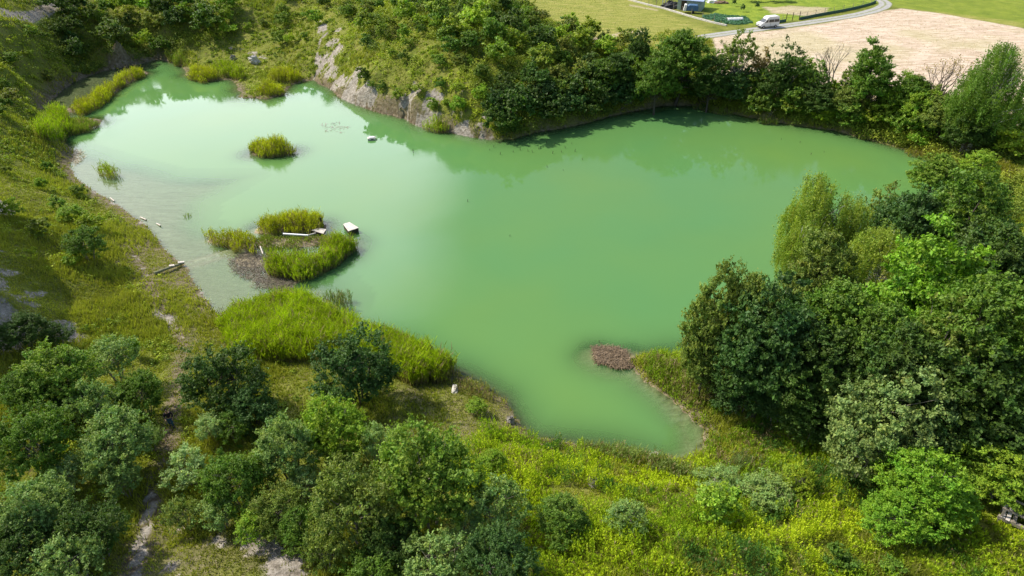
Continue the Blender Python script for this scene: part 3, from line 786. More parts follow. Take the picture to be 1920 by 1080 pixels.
# far tree line
FT = [(1545,105,9,5,'sparse',MD,'feathery green tree left of the leafless grey one'),
 (1730,130,8.5,5.5,'broad',MD,'green tree filling the gap left of the russet one'),
 (1765,150,8,5,'sparse',OL,'airy olive tree touching the russet one'),
 (1835,150,10,6,'broad',MD,'mid green tree between the russet one and the right edge birches'),
 (1160,90,8,5,'broad',DK,'dark tree where the headland hill meets the far shore'),
 (1130,105,7,5,'broad',MD,'mid green tree left of the lone dark narrow one'),
 (1203,55,8,4.2,'broad',DK,'lone dark narrow tree poking above the hill shrubs towards the meadow'),
 (1287,36,13.5,9.5,'broad',MD,'broad round topped tree left of the parked van'),
 (1240,95,10,6,'broad',MD,'lower tree against the left flank of the broad round one'),
 (1340,110,8.5,6,'broad',DK,'dark low tree between the broad round one and the airy olive tree'),
 (1395,42,12.5,7.0,'sparse',OL,'airy olive tree standing in front of the van'),
 (1360,75,10,5,'sparse',LG,'airy light green tree left of the one before the van'),
 (1440,80,9,4.5,'sparse',RU,'thin russet leaved tree right of the van'),
 (1488,70,11,6,'sparse',DK,'dark knobbly tree against the straw field'),
 (1465,110,8,5,'broad',DK,'dense dark tree at the foot of the knobbly one'),
 (1580,68,10,4.5,'bare',RU,'leafless grey tree standing before the straw field'),
 (1607,108,7.5,4.2,'sparse',OL,'half leafed pale tree right of the leafless one'),
 (1652,86,11,7.2,'maple',MD,'rounded green tree in the middle of the straw field edge'),
 (1700,140,7,5,'broad',YG,'yellow green low tree right of the rounded green one'),
 (1545,150,6.5,5.5,'broad',DK,'dark tree below the leafless one'),
 (1597,155,6.5,5,'broad',OL,'olive low tree left below the rounded green one'),
 (1745,165,7,6,'willow',YG,'yellowish bushy tree left of the russet tree'),
 (1795,92,12,7,'russet',RU,'russet brown half bare tree at the right part of the field edge'),
 (1790,170,8,6,'broad',OL,'olive tree at the foot of the russet one'),
 (1840,195,8,6,'broad',DK,'dark tree between the russet tree and the giant birch')]
for a in FT: tree(*a[:6], a[6], 'tree', group='trees along the far shore')

# ------------------------------------------------------------------ shrubs on the slopes, each one an object
SHRUB = []
for s in range(5):
    tm, cm = tree_meshes('shrub', 80 + s, 3, 1.7, cb=.0, ncl=50, nlf=90, leaf=.11, rc=.32, stems=4, lump=.45)
    SHRUB.append(cm)
def ordw(k):
    return f"{k}{'th' if 10 < k % 100 < 14 else {1: 'st', 2: 'nd', 3: 'rd'}.get(k % 10, 'th')}"
TW = {DK: 'dark green', DT: 'blue green', MD: 'mid green', OL: 'olive', GG: 'grey green', SV: 'silvery', YG: 'yellow green', BG: 'bright green', LG: 'light green', RU: 'russet', BI: 'olive yellow'}
def shrubs(poly, cnt, hr, tints, where, group, seed, gap=.75, wf=(.9, 1.4), name='shrub'):
    r = np.random.default_rng(seed)
    PP = G(poly); X = np.array([p[0] for p in PP]); Y = np.array([p[1] for p in PP])
    out = []; tries = 0
    while len(out) < cnt and tries < cnt * 60:
        tries += 1
        x = r.uniform(X.min(), X.max()); y = r.uniform(Y.min(), Y.max())
        if not inside(np.array([x]), np.array([y]), PP)[0]: continue
        z = float(hgt(x, y))
        if z < .12: continue
        h = r.uniform(*hr) * (1 + .4 * r.random() ** 3); wd = h * r.uniform(*wf)
        if any((x - a) ** 2 + (y - b) ** 2 < (gap * (wd / 2 + c / 2) * .8) ** 2 for a, b, c, *_ in out): continue
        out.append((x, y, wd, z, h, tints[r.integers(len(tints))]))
    seq = []
    for (x, y, wd, z, h, t_) in out:
        px, py, c = project((x, y, z + h)); seq.append((float(px), x, y, z, wd, h, t_))
    seq.sort(key=lambda q: q[0])
    cnts = {}
    for px, x, y, z, wd, h, t_ in seq:
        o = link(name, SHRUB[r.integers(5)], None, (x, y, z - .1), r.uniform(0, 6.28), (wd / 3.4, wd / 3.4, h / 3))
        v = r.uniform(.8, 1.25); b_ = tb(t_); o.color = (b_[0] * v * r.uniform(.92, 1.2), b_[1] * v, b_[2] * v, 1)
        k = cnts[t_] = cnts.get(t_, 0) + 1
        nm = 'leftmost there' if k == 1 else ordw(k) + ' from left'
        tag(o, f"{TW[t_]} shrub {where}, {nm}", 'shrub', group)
HILL_G = 'shrubs on the headland hill'
shrubs([(800,10),(960,5),(1000,40),(1100,70),(1210,110),(1240,150),(1150,175),(1000,190),(940,150),(880,110),(820,60)], 80, (2.4, 4.0), [MD, OL, LG, LG, DK, YG], 'on the dense right half of the headland hill', HILL_G, 101, .72)
shrubs([(640,15),(810,8),(830,60),(900,120),(930,165),(860,155),(780,140),(700,110),(660,70)], 38, (1.5, 2.8), [MD, OL, LG, YG], 'on the grassy left half of the headland hill', HILL_G, 102, 1.0)
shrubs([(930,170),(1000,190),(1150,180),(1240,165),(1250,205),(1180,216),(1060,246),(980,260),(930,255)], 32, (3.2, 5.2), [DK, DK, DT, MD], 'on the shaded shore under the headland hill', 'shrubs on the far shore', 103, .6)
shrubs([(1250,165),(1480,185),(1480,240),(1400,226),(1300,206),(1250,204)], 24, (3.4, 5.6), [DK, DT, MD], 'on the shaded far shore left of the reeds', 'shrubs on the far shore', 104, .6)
shrubs([(1480,180),(1660,205),(1830,240),(1800,285),(1720,280),(1620,252),(1480,230)], 36, (2.8, 5), [MD, LG, YG, OL, DK], 'on the sunlit far right shore', 'shrubs on the far shore', 105, .62)
shrubs([(1780,230),(1920,220),(1925,310),(1850,310),(1790,290)], 10, (3, 4.8), [MD, LG, YG], 'behind the far right corner of the pond', 'shrubs on the far shore', 106, .7)
shrubs([(150,20),(280,10),(440,10),(430,70),(330,90),(250,110),(190,100)], 30, (2.4, 4.6), [MD, DK, YG, OL], 'on the top left hillside above the lagoon', 'shrubs on the left hillside', 107, .8)
shrubs([(100,20),(150,25),(165,110),(150,130),(115,90)], 8, (2.8, 4.4), [DK, DK, DT], 'on the dark spur of the left hillside', 'shrubs on the left hillside', 108, .6)
shrubs([(0,60),(90,70),(110,150),(90,190),(0,300),(0,60)], 10, (1.2, 2.2), [OL, YG, MD], 'scattered over the steep left slope', 'shrubs on the left hillside', 109, 1.3)
shrubs([(0,320),(90,300),(180,400),(230,520),(120,540),(60,450),(0,440)], 9, (1, 2), [YG, MD, LG], 'on the lower left slope above the scarp', 'shrubs on the left hillside', 110, 1.5)
shrubs([(430,10),(650,5),(600,50),(560,110),(500,80),(440,60)], 12, (1.5, 2.8), [YG, LG, OL], 'in the grassy hollow at the top', 'shrubs on the left hillside', 111, 1.2)
shrubs([(500,-10),(800,-12),(960,-10),(970,3),(800,10),(640,10)], 14, (3, 4.4), [DK, MD, YG], 'along the top edge behind the headland hill', HILL_G, 112, .7)
shrubs([(660,165),(745,165),(880,180),(950,215),(930,240),(800,215),(700,190)], 24, (1.0, 2.3), [YG, MD, LG], 'on the pale bare bank of the headland', HILL_G, 113, 1.3)
shrubs([(1500,640),(1920,700),(1920,830),(1600,790)], 0, (2, 4), [DK, DT], 'under the right wood in deep shade', 'shrubs of the right wood', 114, .9)
shrubs([(1780,330),(1920,340),(1920,420),(1800,420)], 0, (3, 5), [MD, DK], 'under the upper right wood', 'shrubs of the right wood', 115, .9)
shrubs([(1300,960),(1500,1000),(1700,1010),(1700,1075),(1300,1075)], 4, (1, 1.8), [YG, MD], 'among the bright weeds along the bottom edge', 'bushes in the bright weeds', 116, 2)

# ------------------------------------------------------------------ ground cover
def frustum(x, y, z, m=60):
    px, py, c = project(np.stack([x, y, z], -1))
    return (c > 5) & (px > -m * 3) & (px < 1920 + m * 3) & (py > -m) & (py < 1080 + m * 2.5)
def scatter(n_, r, ymin=18, ymax=185, dref=40, pw=2.0):
    """random land points, denser near the camera"""
    X, Y = [], []
    tot = 0
    while tot < n_:
        y = r.uniform(ymin, ymax, 400000); x = r.uniform(-1, 1, 400000) * (y * .8 + 45)
        d = np.hypot(y, CAMZ)
        k = r.random(400000) < (dref * 1.2 / d) ** pw
        x = x[k]; y = y[k]; z = hgt(x, y)
        ok = frustum(x, y, z) & (z > .03)
        X.append(x[ok]); Y.append(y[ok]); tot += ok.sum()
    X = np.concatenate(X)[:n_]; Y = np.concatenate(Y)[:n_]
    return X, Y
def cmix(a, b, t): return np.array(a)[None] * (1 - t[:, None]) + np.array(b)[None] * t[:, None]
def emit(name, parts, mat, label, cat):
    Vs, Ts, Qs, Cs = [], [], [], []; o = 0
    for V_, F_, C_ in parts:
        (Ts if F_.shape[1] == 3 else Qs).append(F_ + o); Vs.append(V_); Cs.append(C_); o += len(V_)
    me = mk_mesh(name, np.concatenate(Vs), np.concatenate(Qs) if Qs else None, np.concatenate(Ts) if Ts else None, cols=np.concatenate(Cs), mats=[mat])
    return kind(link(name, me), 'stuff', label, cat)

WEEDS_PX = [(815,870),(850,820),(900,800),(985,822),(1060,830),(1130,845),(1200,858),(1280,872),(1330,850),(1330,810),(1290,775),(1250,742),(1215,700),(1200,672),(1240,665),(1300,675),(1420,755),(1600,790),
            (1640,880),(1800,960),(1930,1010),(1960,1150),(900,1150),(985,1040),(1000,1000),(960,940),(880,930)]
WEEDS = G([p for p in WEEDS_PX if p[1] < 1100]) 
WEEDS = G(WEEDS_PX)
SDW_ = sdf(GX, GY, WEEDS)

r = np.random.default_rng(77)
# meadow grass
x, y = scatter(210000, r, dref=52)
bare = sample(ZR, x, y); soil = sample(ZS, x, y); fld = sample(ZF, x, y); wd_ = sample(SDW_, x, y); sf = sample(SD_FIELD, x, y)
dn = .5 + .5 * fbm(x, y, 3, 91)
k = (r.random(len(x)) > np.clip(bare * 1.2 + soil * .62, 0, .96)) & (fld < .3) & (sf > -1) & (r.random(len(x)) < .45 + .75 * dn)
x = x[k]; y = y[k]
tall = smooth(-.15, .5, fbm(x, y, 7, 93)); dist = np.hypot(y, CAMZ)
nb = 5
xx = np.repeat(x, nb) + r.normal(0, .12, len(x) * nb); yy = np.repeat(y, nb) + r.normal(0, .12, len(x) * nb)
B = np.stack([xx, yy, hgt(xx, yy) - .03], 1)
ds = np.repeat(dist, nb) / 50; tl = np.repeat(tall, nb)
h = (.16 + .45 * tl) * r.uniform(.6, 1.3, len(B)) * (.8 + .2 * ds)
tn = np.clip(.5 + .6 * fbm(B[:, 0], B[:, 1], 11, 95) + r.normal(0, .18, len(B)), 0, 1)
lighter = np.clip(.5 + .8 * fbm(B[:, 0], B[:, 1], 4, 96), 0, 1)  # paler and duller grass patches, spread at random by noise
c1 = cmix((.23, .31, .03), (.54, .54, .07), tn) * (.75 + .5 * lighter[:, None]); c0 = c1 * .75
dry = r.random(len(B)) < .12; c1[dry] = (.34, .29, .15)
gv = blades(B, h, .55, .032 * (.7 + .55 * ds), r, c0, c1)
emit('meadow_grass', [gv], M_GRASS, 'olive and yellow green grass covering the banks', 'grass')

# leafy ground cover on slopes and banks
x, y = scatter(38000, r, dref=65)
bare = sample(ZR, x, y); soil = sample(ZS, x, y); fld = sample(ZF, x, y); wd_ = sample(SDW_, x, y); sf = sample(SD_FIELD, x, y); ss = sample(SD_SHORE, x, y)
flatleft = (y < 80) & (x > -62) & (x < 5)
dn = fbm(x, y, 5, 97)
k = (bare < .25) & (soil < .45) & (fld < .2) & (wd_ > 0) & (sf > 1) & (ss > 1.0) & (r.random(len(x)) < np.where(flatleft, smooth(.05, .5, dn) * .6, .25 + .75 * smooth(-.3, .3, dn)))
x = x[k]; y = y[k]
nlv = 26; ii = np.repeat(np.arange(len(x)), nlv)
sc_ = (.28 + .45 * smooth(-.2, .6, fbm(x, y, 2.5, 98)) * r.uniform(.5, 1.3, len(x))) * (.75 + .25 * np.hypot(y, CAMZ) / 60)
d = rdir(len(ii), r); d[:, 2] = np.abs(d[:, 2])
C = np.stack([x, y, hgt(x, y)], 1)[ii] + d * (sc_[ii] * (.5 + .6 * r.random(len(ii))))[:, None]
Nn = unit(d * .5 + rdir(len(ii), r) * .7 + np.array([0, 0, .4]))
lf = .085 * r.uniform(.6, 1.4, len(ii)) * (.6 + .5 * np.hypot(C[:, 1], CAMZ) / 60)
V_, F_ = leaves(C, Nn, lf, lf * .6, r)
tn = np.clip(.5 + .7 * fbm(x, y, 9, 99) + r.normal(0, .2, len(x)), 0, 1)
cc = cmix((.15, .24, .022), (.46, .54, .04), tn)[ii] * np.clip(r.normal(1, .15, (len(ii), 1)), .5, 1.5)
emit('undergrowth', [(V_, F_, np.repeat(cc, 4, 0))], M_GRASS, 'low leafy undergrowth on the slopes around the pond', 'undergrowth')

# the rest of the scrub between the single shrubs, too dense to count
SCR = [G([(650,10),(960,5),(1000,40),(1100,75),(1240,110),(1480,190),(1480,245),(1400,232),(1300,212),(1240,212),(1120,240),(1060,256),(980,268),(930,258),(880,155),(780,135),(700,100)]),
       G([(60,15),(440,5),(430,75),(340,108),(250,120),(150,142),(120,160),(90,150)]), G([(1480,180),(1830,235),(1920,230),(1920,310),(1800,318),(1620,270),(1480,245)]),
       G([(1500,640),(1920,690),(1920,840),(1600,800)]), G([(1780,330),(1920,340),(1920,420),(1800,420)])]
sds = np.min([sdf(GX, GY, q) for q in SCR], 0)
x, y = scatter(26000, r, dref=90)
sd_ = sample(sds, x, y); ss = sample(SD_SHORE, x, y); bare = sample(ZR, x, y); sf = sample(SD_FIELD, x, y)
dn = fbm(x, y, 6, 131)
k = (sd_ < 0) & (ss > .1) & (bare < .3) & (sf > 2) & (r.random(len(x)) < np.where((ss < 6) & (((x > -3) & (y > 80)) | ((x < -55) & (y > 93))), .95, .08 + .55 * smooth(-.35, .25, dn + np.where(x > 0, .45, -.12))))
x = x[k]; y = y[k]
nlv = 90; ii = np.repeat(np.arange(len(x)), nlv)
sc_ = r.uniform(.5, 1.25, len(x)) * np.where((ss[k] < 6) & (x > -3) & (y > 80), 1.5, 1)
d = rdir(len(ii), r); d[:, 2] = np.abs(d[:, 2]) * 1.1
C = np.stack([x, y, hgt(x, y) + sc_ * .3], 1)[ii] + d * (sc_[ii] * (.55 + .5 * r.random(len(ii))))[:, None]
Nn = unit(d * .6 + rdir(len(ii), r) * .7 + np.array([0, 0, .3]))
lf = .12 * r.uniform(.6, 1.35, len(ii))
V_, F_ = leaves(C, Nn, lf, lf * .6, r)
tn = np.clip(.5 + .8 * fbm(x, y, 8, 132) + r.normal(0, .22, len(x)), 0, 1)
cc = cmix((.09, .16, .025), (.40, .46, .05), tn)[ii] * np.clip(r.normal(1, .15, (len(ii), 1)), .5, 1.5)
emit('scrub', [(V_, F_, np.repeat(cc, 4, 0))], M_GRASS, 'dense mixed scrub filling the gaps between the shrubs', 'scrub')

# tall bright weeds of the lower right
x, y = scatter(150000, r, ymax=75, dref=60)
wd_ = sample(SDW_, x, y); ss = sample(SD_SHORE, x, y)
dn = fbm(x, y, 4, 111) + .5 * fbm(x, y, 1.2, 112)
k = (wd_ < .3) & (ss > .2) & (dn > -.3) & (r.random(len(x)) < .8)
x = x[k]; y = y[k]
nw = len(x)
hw = (.35 + .9 * smooth(-.3, .5, fbm(x, y, 2.6, 113))) * r.uniform(.6, 1.35, nw)
kl = 14; ii = np.repeat(np.arange(nw), kl); lev = np.tile(np.linspace(.22, 1.0, kl), nw) + r.normal(0, .03, nw * kl)
an = r.uniform(0, 6.28, nw * kl); rad = (.20 * (1.15 - lev)) * r.uniform(.5, 1.3, nw * kl)
lean = r.normal(0, .10, (nw, 2))
C = np.stack([x[ii] + np.cos(an) * rad + lean[ii, 0] * lev, y[ii] + np.sin(an) * rad + lean[ii, 1] * lev, hgt(x, y)[ii] + hw[ii] * lev], 1)
Nn = unit(np.stack([np.cos(an) * .5, np.sin(an) * .5, .6 + 0 * an], 1) + rdir(len(an), r) * .5)
lf = .062 * r.uniform(.7, 1.3, len(an))
U_ = unit(np.stack([np.cos(an) * .55, np.sin(an) * .55, .9 + 0 * an], 1) + rdir(len(an), r) * .35); S_ = unit(np.cross(U_, rdir(len(an), r)))
a_, b_ = (lf * 1.25)[:, None], (lf * .42)[:, None]
V_ = np.stack([C - U_ * a_, C - S_ * b_, C + U_ * a_, C + S_ * b_], 1).reshape(-1, 3); F_ = np.arange(len(C) * 4).reshape(-1, 4)
tn = np.clip(.5 + .9 * fbm(x, y, 5, 114) + .35 * fbm(x, y, 1.1, 115) + r.normal(0, .16, nw), 0, 1)
cw = cmix((.20, .35, .02), (.52, .62, .025), tn)
nt_ = smooth(.22, .38, fbm(x, y, 3.8, 119) + r.normal(0, .05, nw))[:, None]; cw = cw * (1 - nt_) + np.array([[.09, .20, .035]]) * nt_
dw = r.random(nw) < np.clip(.04 + .3 * smooth(.15, .5, fbm(x, y, 3.5, 118)), 0, 1); cw[dw] = (.33, .27, .13)
cc = cw[ii] * (.8 + .3 * np.clip(lev, 0, 1))[:, None] * np.clip(r.normal(1, .1, (len(ii), 1)), .6, 1.4)
emit('bright_weeds', [(V_, F_, np.repeat(cc, 4, 0))], M_GRASS, 'tall vivid yellow green weeds covering the near right bank', 'weeds')

# straw litter and stubble on the mown fields
x, y = scatter(60000, r, ymin=110, ymax=215, dref=200, pw=0.0)
fld = sample(ZF, x, y); sf = sample(SD_FIELD, x, y); yo = sample(YO, x, y)
k = (sf < -.5) & ((fld > .6) | (yo > .5)) & (r.random(len(x)) < .35 + .65 * smooth(-.2, .3, fbm(x * .35, y * 1.6, 3, 121)))
x = x[k]; y = y[k]; fld = fld[k]
B = np.stack([x, y, hgt(x, y) - .01], 1)
c1 = cmix((.30, .33, .08), (.62, .50, .34), fld) * r.uniform(.6, 1.15, (len(x), 1))
V_, F_, C_ = blades(B, r.uniform(.06, .17, len(x)), 1.6, .07, r, c1 * .9, c1)
emit('field_stubble', [(V_, F_, C_)], M_GRASS, 'pale cut straw lying on the mown fields', 'straw')

# ------------------------------------------------------------------ reeds
def reeds(pts, dens, h, label, c0=(.42, .33, .20), c1=(.22, .36, .02), seed=1, name='reed_clump', lean=.16, group=None, ragged=.5, dead=.16, z=None):
    r = np.random.default_rng(seed)
    PP = G(pts) if z is None else W(pts, z)
    X = np.array([p[0] for p in PP]); Y = np.array([p[1] for p in PP])
    a = (X.max() - X.min()) * (Y.max() - Y.min()); n_ = int(a * dens * 2.2) + 200
    x = r.uniform(X.min() - 1, X.max() + 1, n_); y = r.uniform(Y.min() - 1, Y.max() + 1, n_)
    d = sdf(x, y, PP) + ragged * fbm(x, y, 1.6, seed + 5) * 1.4
    k = (d < 0) & (r.random(n_) < .18 + .85 * smooth(-.45, .25, fbm(x, y, .9, seed + 9)))
    x = x[k]; y = y[k]; d = d[k]; n_ = len(x)
    zg = np.maximum(hgt(x, y), -.15)
    hh = h * r.uniform(.55, 1.2, n_) * (.62 + .38 * smooth(0, -1.0, d)) * (1 + .35 * fbm(x, y, 1.5, seed + 3) + .25 * fbm(x, y, .6, seed + 4))
    B = np.stack([x, y, zg - .05], 1)
    cen = B.mean(0)
    tn = np.clip(.5 + .5 * fbm(x, y, 2.5, seed) + r.normal(0, .25, n_), 0, 1)[:, None]
    top = np.array(c1)[None] * (.8 + .85 * tn) * np.array([1 + .0, 1, 1])[None]
    dd = r.random(n_) < dead; top[dd] = (.36, .29, .15)
    bas = np.array(c0)[None] * r.uniform(.6, 1.1, (n_, 1))
    la = r.normal(0, lean, (n_, 2))
    def seg(p, q, w0, w1, ca, cb_):
        an = r.uniform(0, 6.28, len(p)); s = np.stack([np.cos(an), np.sin(an), 0 * an], 1)
        V_ = np.stack([p - s * w0, p + s * w0, q + s * w1, q - s * w1], 1).reshape(-1, 3)
        return V_, np.arange(len(p) * 4).reshape(-1, 4), np.stack([ca, ca, cb_, cb_], 1).reshape(-1, 3)
    off = np.stack([la[:, 0] * hh, la[:, 1] * hh, hh], 1)
    m = B + off * .45
    parts = [seg(B, m, .018, .02, bas, bas * .7 + top * .3), seg(m, B + off, .024, .006, bas * .5 + top * .5, top)]
    for q in range(5):
        f = r.uniform(.48, .95, n_)[:, None]
        p = B + off * f; an = r.uniform(0, 6.28, n_)
        L = hh[:, None] * r.uniform(.18, .34, (n_, 1))
        e = p + np.stack([np.cos(an) * .5, np.sin(an) * .5, .62 + 0 * an], 1) * L
        tcol = top * (.85 + .3 * r.random((n_, 1)))
        parts.append(seg(p, e, .028, .008, tcol * .85, tcol))
    # withered lower leaves of the rim
    o_ = 0; Vs, Fs, Cs = [], [], []
    for V_, F_, C_ in parts: Vs.append(V_); Fs.append(F_ + o_); Cs.append(C_); o_ += len(V_)
    org = np.array([cen[0], cen[1], 0.0])
    me = mk_mesh(name, np.concatenate(Vs) - org, np.concatenate(Fs), cols=np.concatenate(Cs), mats=[M_REED])
    o = link(name, me, None, org); o.color = (1, 1, 1, 1)
    return tag(o, label, 'reeds', group)
BR = (.32, .43, .010); YL_ = (.42, .46, .014); ML = (.22, .30, .03)
reeds([(415,625),(440,592),(480,575),(540,562),(600,580),(670,618),(760,650),(830,680),(858,705),(840,722),(770,722),(720,700),(660,680),(600,680),(540,680),(480,692),(430,672)], 95, 2.1, 'largest vivid green reed bed on the near shore', c1=BR, seed=201, name='reed_bed')
reeds([(605,560),(660,560),(662,580),(630,592),(600,580)], 40, 1.9, 'thin dull reed tuft standing in water off the largest reed bed', c1=(.15, .22, .05), seed=202)
reeds([(385,445),(480,452),(478,478),(440,475),(395,460)], 60, 1.6, 'yellowish reeds on the left arm of the raft island', c1=YL_, seed=203)
reeds([(482,428),(540,415),(605,412),(606,436),(540,442),(490,446)], 75, 1.8, 'reeds on the far side of the raft island', c1=YL_, seed=204)
reeds([(500,500),(560,500),(615,488),(645,468),(664,464),(668,474),(640,500),(600,518),(560,530),(510,522)], 95, 2.0, 'bright reeds on the near side of the raft island', c1=BR, seed=205)
reeds([(612,456),(636,453),(652,472),(640,484),(600,482)], 80, 1.9, 'tall reeds wrapped round the raft', c1=BR, seed=215)
reeds([(470,448),(560,446),(610,448),(600,480),(520,490),(480,470)], 60, .55, 'short grass like reeds in the middle of the raft island', c1=ML, seed=206, lean=.3)
reeds([(468,284),(490,276),(540,276),(560,284),(545,294),(490,298)], 75, 1.9, 'oval reed island alone in the upper left water', c1=YL_, seed=207)
reeds([(180,325),(205,320),(232,328),(225,338),(190,338)], 38, 1.9, 'sparse reed tuft near the left shore', c1=BR, seed=208)
reeds([(344,402),(362,400),(364,408),(346,409)], 40, .7, 'tiny lone reed tuft in the left shallows', c1=ML, seed=209)
reeds([(72,262),(78,225),(112,218),(135,232),(130,262),(100,272)], 70, 2.4, 'brightest reed clump on the far left shore', c1=(.33,.46,.012), seed=210)
reeds([(130,238),(160,230),(185,236),(170,250),(130,258)], 60, 1.5, 'dull reed mound right of the brightest far left clump', c1=ML, seed=211)
reeds([(140,212),(185,180),(208,170),(215,182),(190,205),(150,222)], 70, 1.9, 'near half of the long reed spit before the lagoon', c1=YL_, seed=212)
reeds([(205,168),(230,148),(268,138),(272,146),(240,158),(215,175)], 70, 1.7, 'far tip of the long reed spit before the lagoon', c1=YL_, seed=213)
reeds([(350,150),(370,136),(400,138),(410,150),(380,158)], 65, 1.9, 'rounded reed clump at the tip of the far promontory', c1=YL_, seed=214)
reeds([(395,132),(440,130),(460,140),(455,152),(415,146)], 55, 1.9, 'greener reeds behind the far promontory tip', c1=BR, seed=216)
reeds([(505,148),(525,140),(560,142),(568,152),(540,158),(510,156)], 65, 1.9, 'reed clump by the foot of the pale bank', c1=YL_, seed=217)
reeds([(480,175),(505,165),(530,170),(535,178),(505,184)], 65, 1.6, 'reed clump on the muddy islet at the far end', c1=YL_, seed=218)
reeds([(310,108),(345,108),(355,122),(330,126)], 50, 1.7, 'reeds at the far end of the lagoon', c1=ML, seed=219)
reeds([(790,242),(812,234),(842,240),(846,252),(815,252)], 80, 2.3, 'bright reed tuft against the pale headland bank', c1=BR, seed=220)
reeds([(1300,205),(1312,200),(1360,210),(1368,216),(1340,214)], 60, 1.2, 'low yellow reeds along the far shore left', c1=ML, seed=221)
reeds([(1422,228),(1452,226),(1456,234),(1430,236)], 60, 1.3, 'small reed patch on the far shore middle', c1=ML, seed=222)
reeds([(1578,246),(1590,240),(1635,258),(1640,266),(1610,262)], 60, 1.3, 'yellow reeds on the far right shore', c1=ML, seed=223)
reeds([(1695,290),(1710,272),(1760,282),(1800,300),(1840,312),(1900,322),(1900,336),(1830,330),(1760,312)], 60, 1.3, 'long yellow sedge strip at the far right corner', c1=(.26,.27,.02), seed=224)
reeds([(1195,685),(1230,676),(1290,690),(1330,720),(1340,760),(1300,768),(1260,745),(1220,715)], 36, 1.3, 'mixed green and tan reeds on the spit of the narrow inlet', c1=ML, seed=225, dead=.35)
reeds([(1090,832),(1150,842),(1240,862),(1290,880),(1330,900),(1300,912),(1200,885),(1090,850)], 45, 1.2, 'pale feathery reeds fringing the head of the inlet', c1=(.2, .27, .07), seed=226, dead=.15)
reeds([(1330,880),(1400,920),(1500,960),(1530,940),(1460,880),(1380,850)], 34, 1.2, 'dull grey green sedge in the damp dip', c1=(.15, .21, .06), seed=227, dead=.2)
reeds([(1310,820),(1345,840),(1380,880),(1350,890),(1315,865)], 40, 1.0, 'withered brown sedge at the corner of the inlet', c1=(.28, .22, .12), seed=228, dead=.7)
reeds([(860,712),(905,722),(945,752),(940,765),(900,745),(855,735)], 45, 1.0, 'ragged brown green sedge between reed bed and inlet', c1=(.22, .25, .06), seed=229, dead=.35)
reeds([(1175,678),(1192,676),(1194,686),(1178,687)], 120, .7, 'dark green sedge tussock by the brown reed mat', c1=(.12, .19, .02), seed=230, dead=0)

# mats of broken dead reed lying on the water
def mat_of_reed(pts, n_, label, seed, col=(.27, .20, .135), up=.12):
    r = np.random.default_rng(seed); PP = W(pts)
    X = np.array([p[0] for p in PP]); Y = np.array([p[1] for p in PP])
    x = r.uniform(X.min(), X.max(), n_ * 3); y = r.uniform(Y.min(), Y.max(), n_ * 3)
    k = sdf(x, y, PP) + .5 * fbm(x, y, 1.2, seed) + r.exponential(.35, len(x)) < .35
    x = x[k][:n_]; y = y[k][:n_]; m_ = len(x)
    an = r.uniform(0, 6.28, m_); L = r.uniform(.15, .5, m_)[:, None]
    c = np.stack([x, y, .02 + r.random(m_) * up], 1)
    d = np.stack([np.cos(an), np.sin(an), r.normal(0, .22, m_)], 1); s = np.stack([-np.sin(an), np.cos(an), 0 * an], 1) * .018
    V_ = np.stack([c - d * L - s, c - d * L + s, c + d * L + s, c + d * L - s], 1).reshape(-1, 3)
    cc = np.repeat(np.array(col)[None] * r.uniform(.4, 1.5, (m_, 1)), 4, 0)
    org = np.array([x.mean(), y.mean(), 0])
    o = link('dead_reed_mat', mk_mesh('dead_reed_mat', V_ - org, np.arange(m_ * 4).reshape(-1, 4), cols=cc, mats=[M_GRASS]), None, org)
    return tag(o, label, 'reed mat')
mat_of_reed([(1112,656),(1145,650),(1168,658),(1176,674),(1190,684),(1160,692),(1140,684),(1116,678)], 1900, 'round brown mat of broken reeds floating near the inlet', 301)
mat_of_reed([(428,488),(470,468),(500,480),(520,520),(560,530),(540,545),(480,535),(440,510)], 1900, 'grey brown mat of dead reeds left of the raft island', 302, (.21, .18, .14), .03)
mat_of_reed([(600,232),(630,228),(655,240),(640,250),(610,246)], 70, 'faint patch of drowned stems off the headland', 303, (.35, .2, .2), .03)
mat_of_reed([(130,282),(150,280),(155,300),(140,312),(128,300)], 350, 'straw coloured litter on the left shore', 304, (.5, .42, .3), .08)

# ------------------------------------------------------------------ small things
M_WHITE = simple('white_paint', (.78, .78, .76), .35, .06, 3)
M_GLASS, t_, b_ = mat_new('dark_glass'); b_.inputs['Base Color'].default_value = (.03, .035, .04, 1); b_.inputs['Roughness'].default_value = .08; b_.inputs['Specular IOR Level'].default_value = .6
M_TYRE = simple('tyre', (.02, .02, .02), .85, .2)
M_RIM = simple('rim', (.4, .4, .42), .4, .1, 6, .6)
M_PLASTIC = simple('dark_plastic', (.05, .05, .055), .6, .2)
M_WOOD = simple('weathered_wood', (.30, .26, .21), .9, .35, 5)
M_PALEWOOD = simple('bleached_boards', (.66, .60, .54), .85, .18, 4)
M_DARKWOOD = simple('dark_wood', (.07, .055, .04), .9, .3, 5)
M_METAL = simple('pale_metal', (.72, .75, .80), .35, .1, 4, .3)
M_STONE = simple('limestone', (.55, .52, .47), .9, .3, 3)
M_GSTONE = simple('grey_stone', (.26, .24, .21), .9, .35, 3)
M_ROOF = simple('blue_grey_sheet', (.36, .43, .60), .45, .08, 3)
M_TURQ = simple('turquoise_sheet', (.45, .78, .74), .5, .08, 3)
M_WALL = simple('pale_green_wall', (.34, .42, .36), .8, .1, 3)
M_BLUE = simple('blue_cover', (.07, .14, .25), .5, .35, 3)
M_GREENB = simple('green_board', (.06, .13, .10), .6, .3, 3)
M_SOIL = simple('soil_heap', (.22, .15, .10), .95, .3, 4)
M_SKIN = simple('skin', (.45, .28, .2), .6, .05)
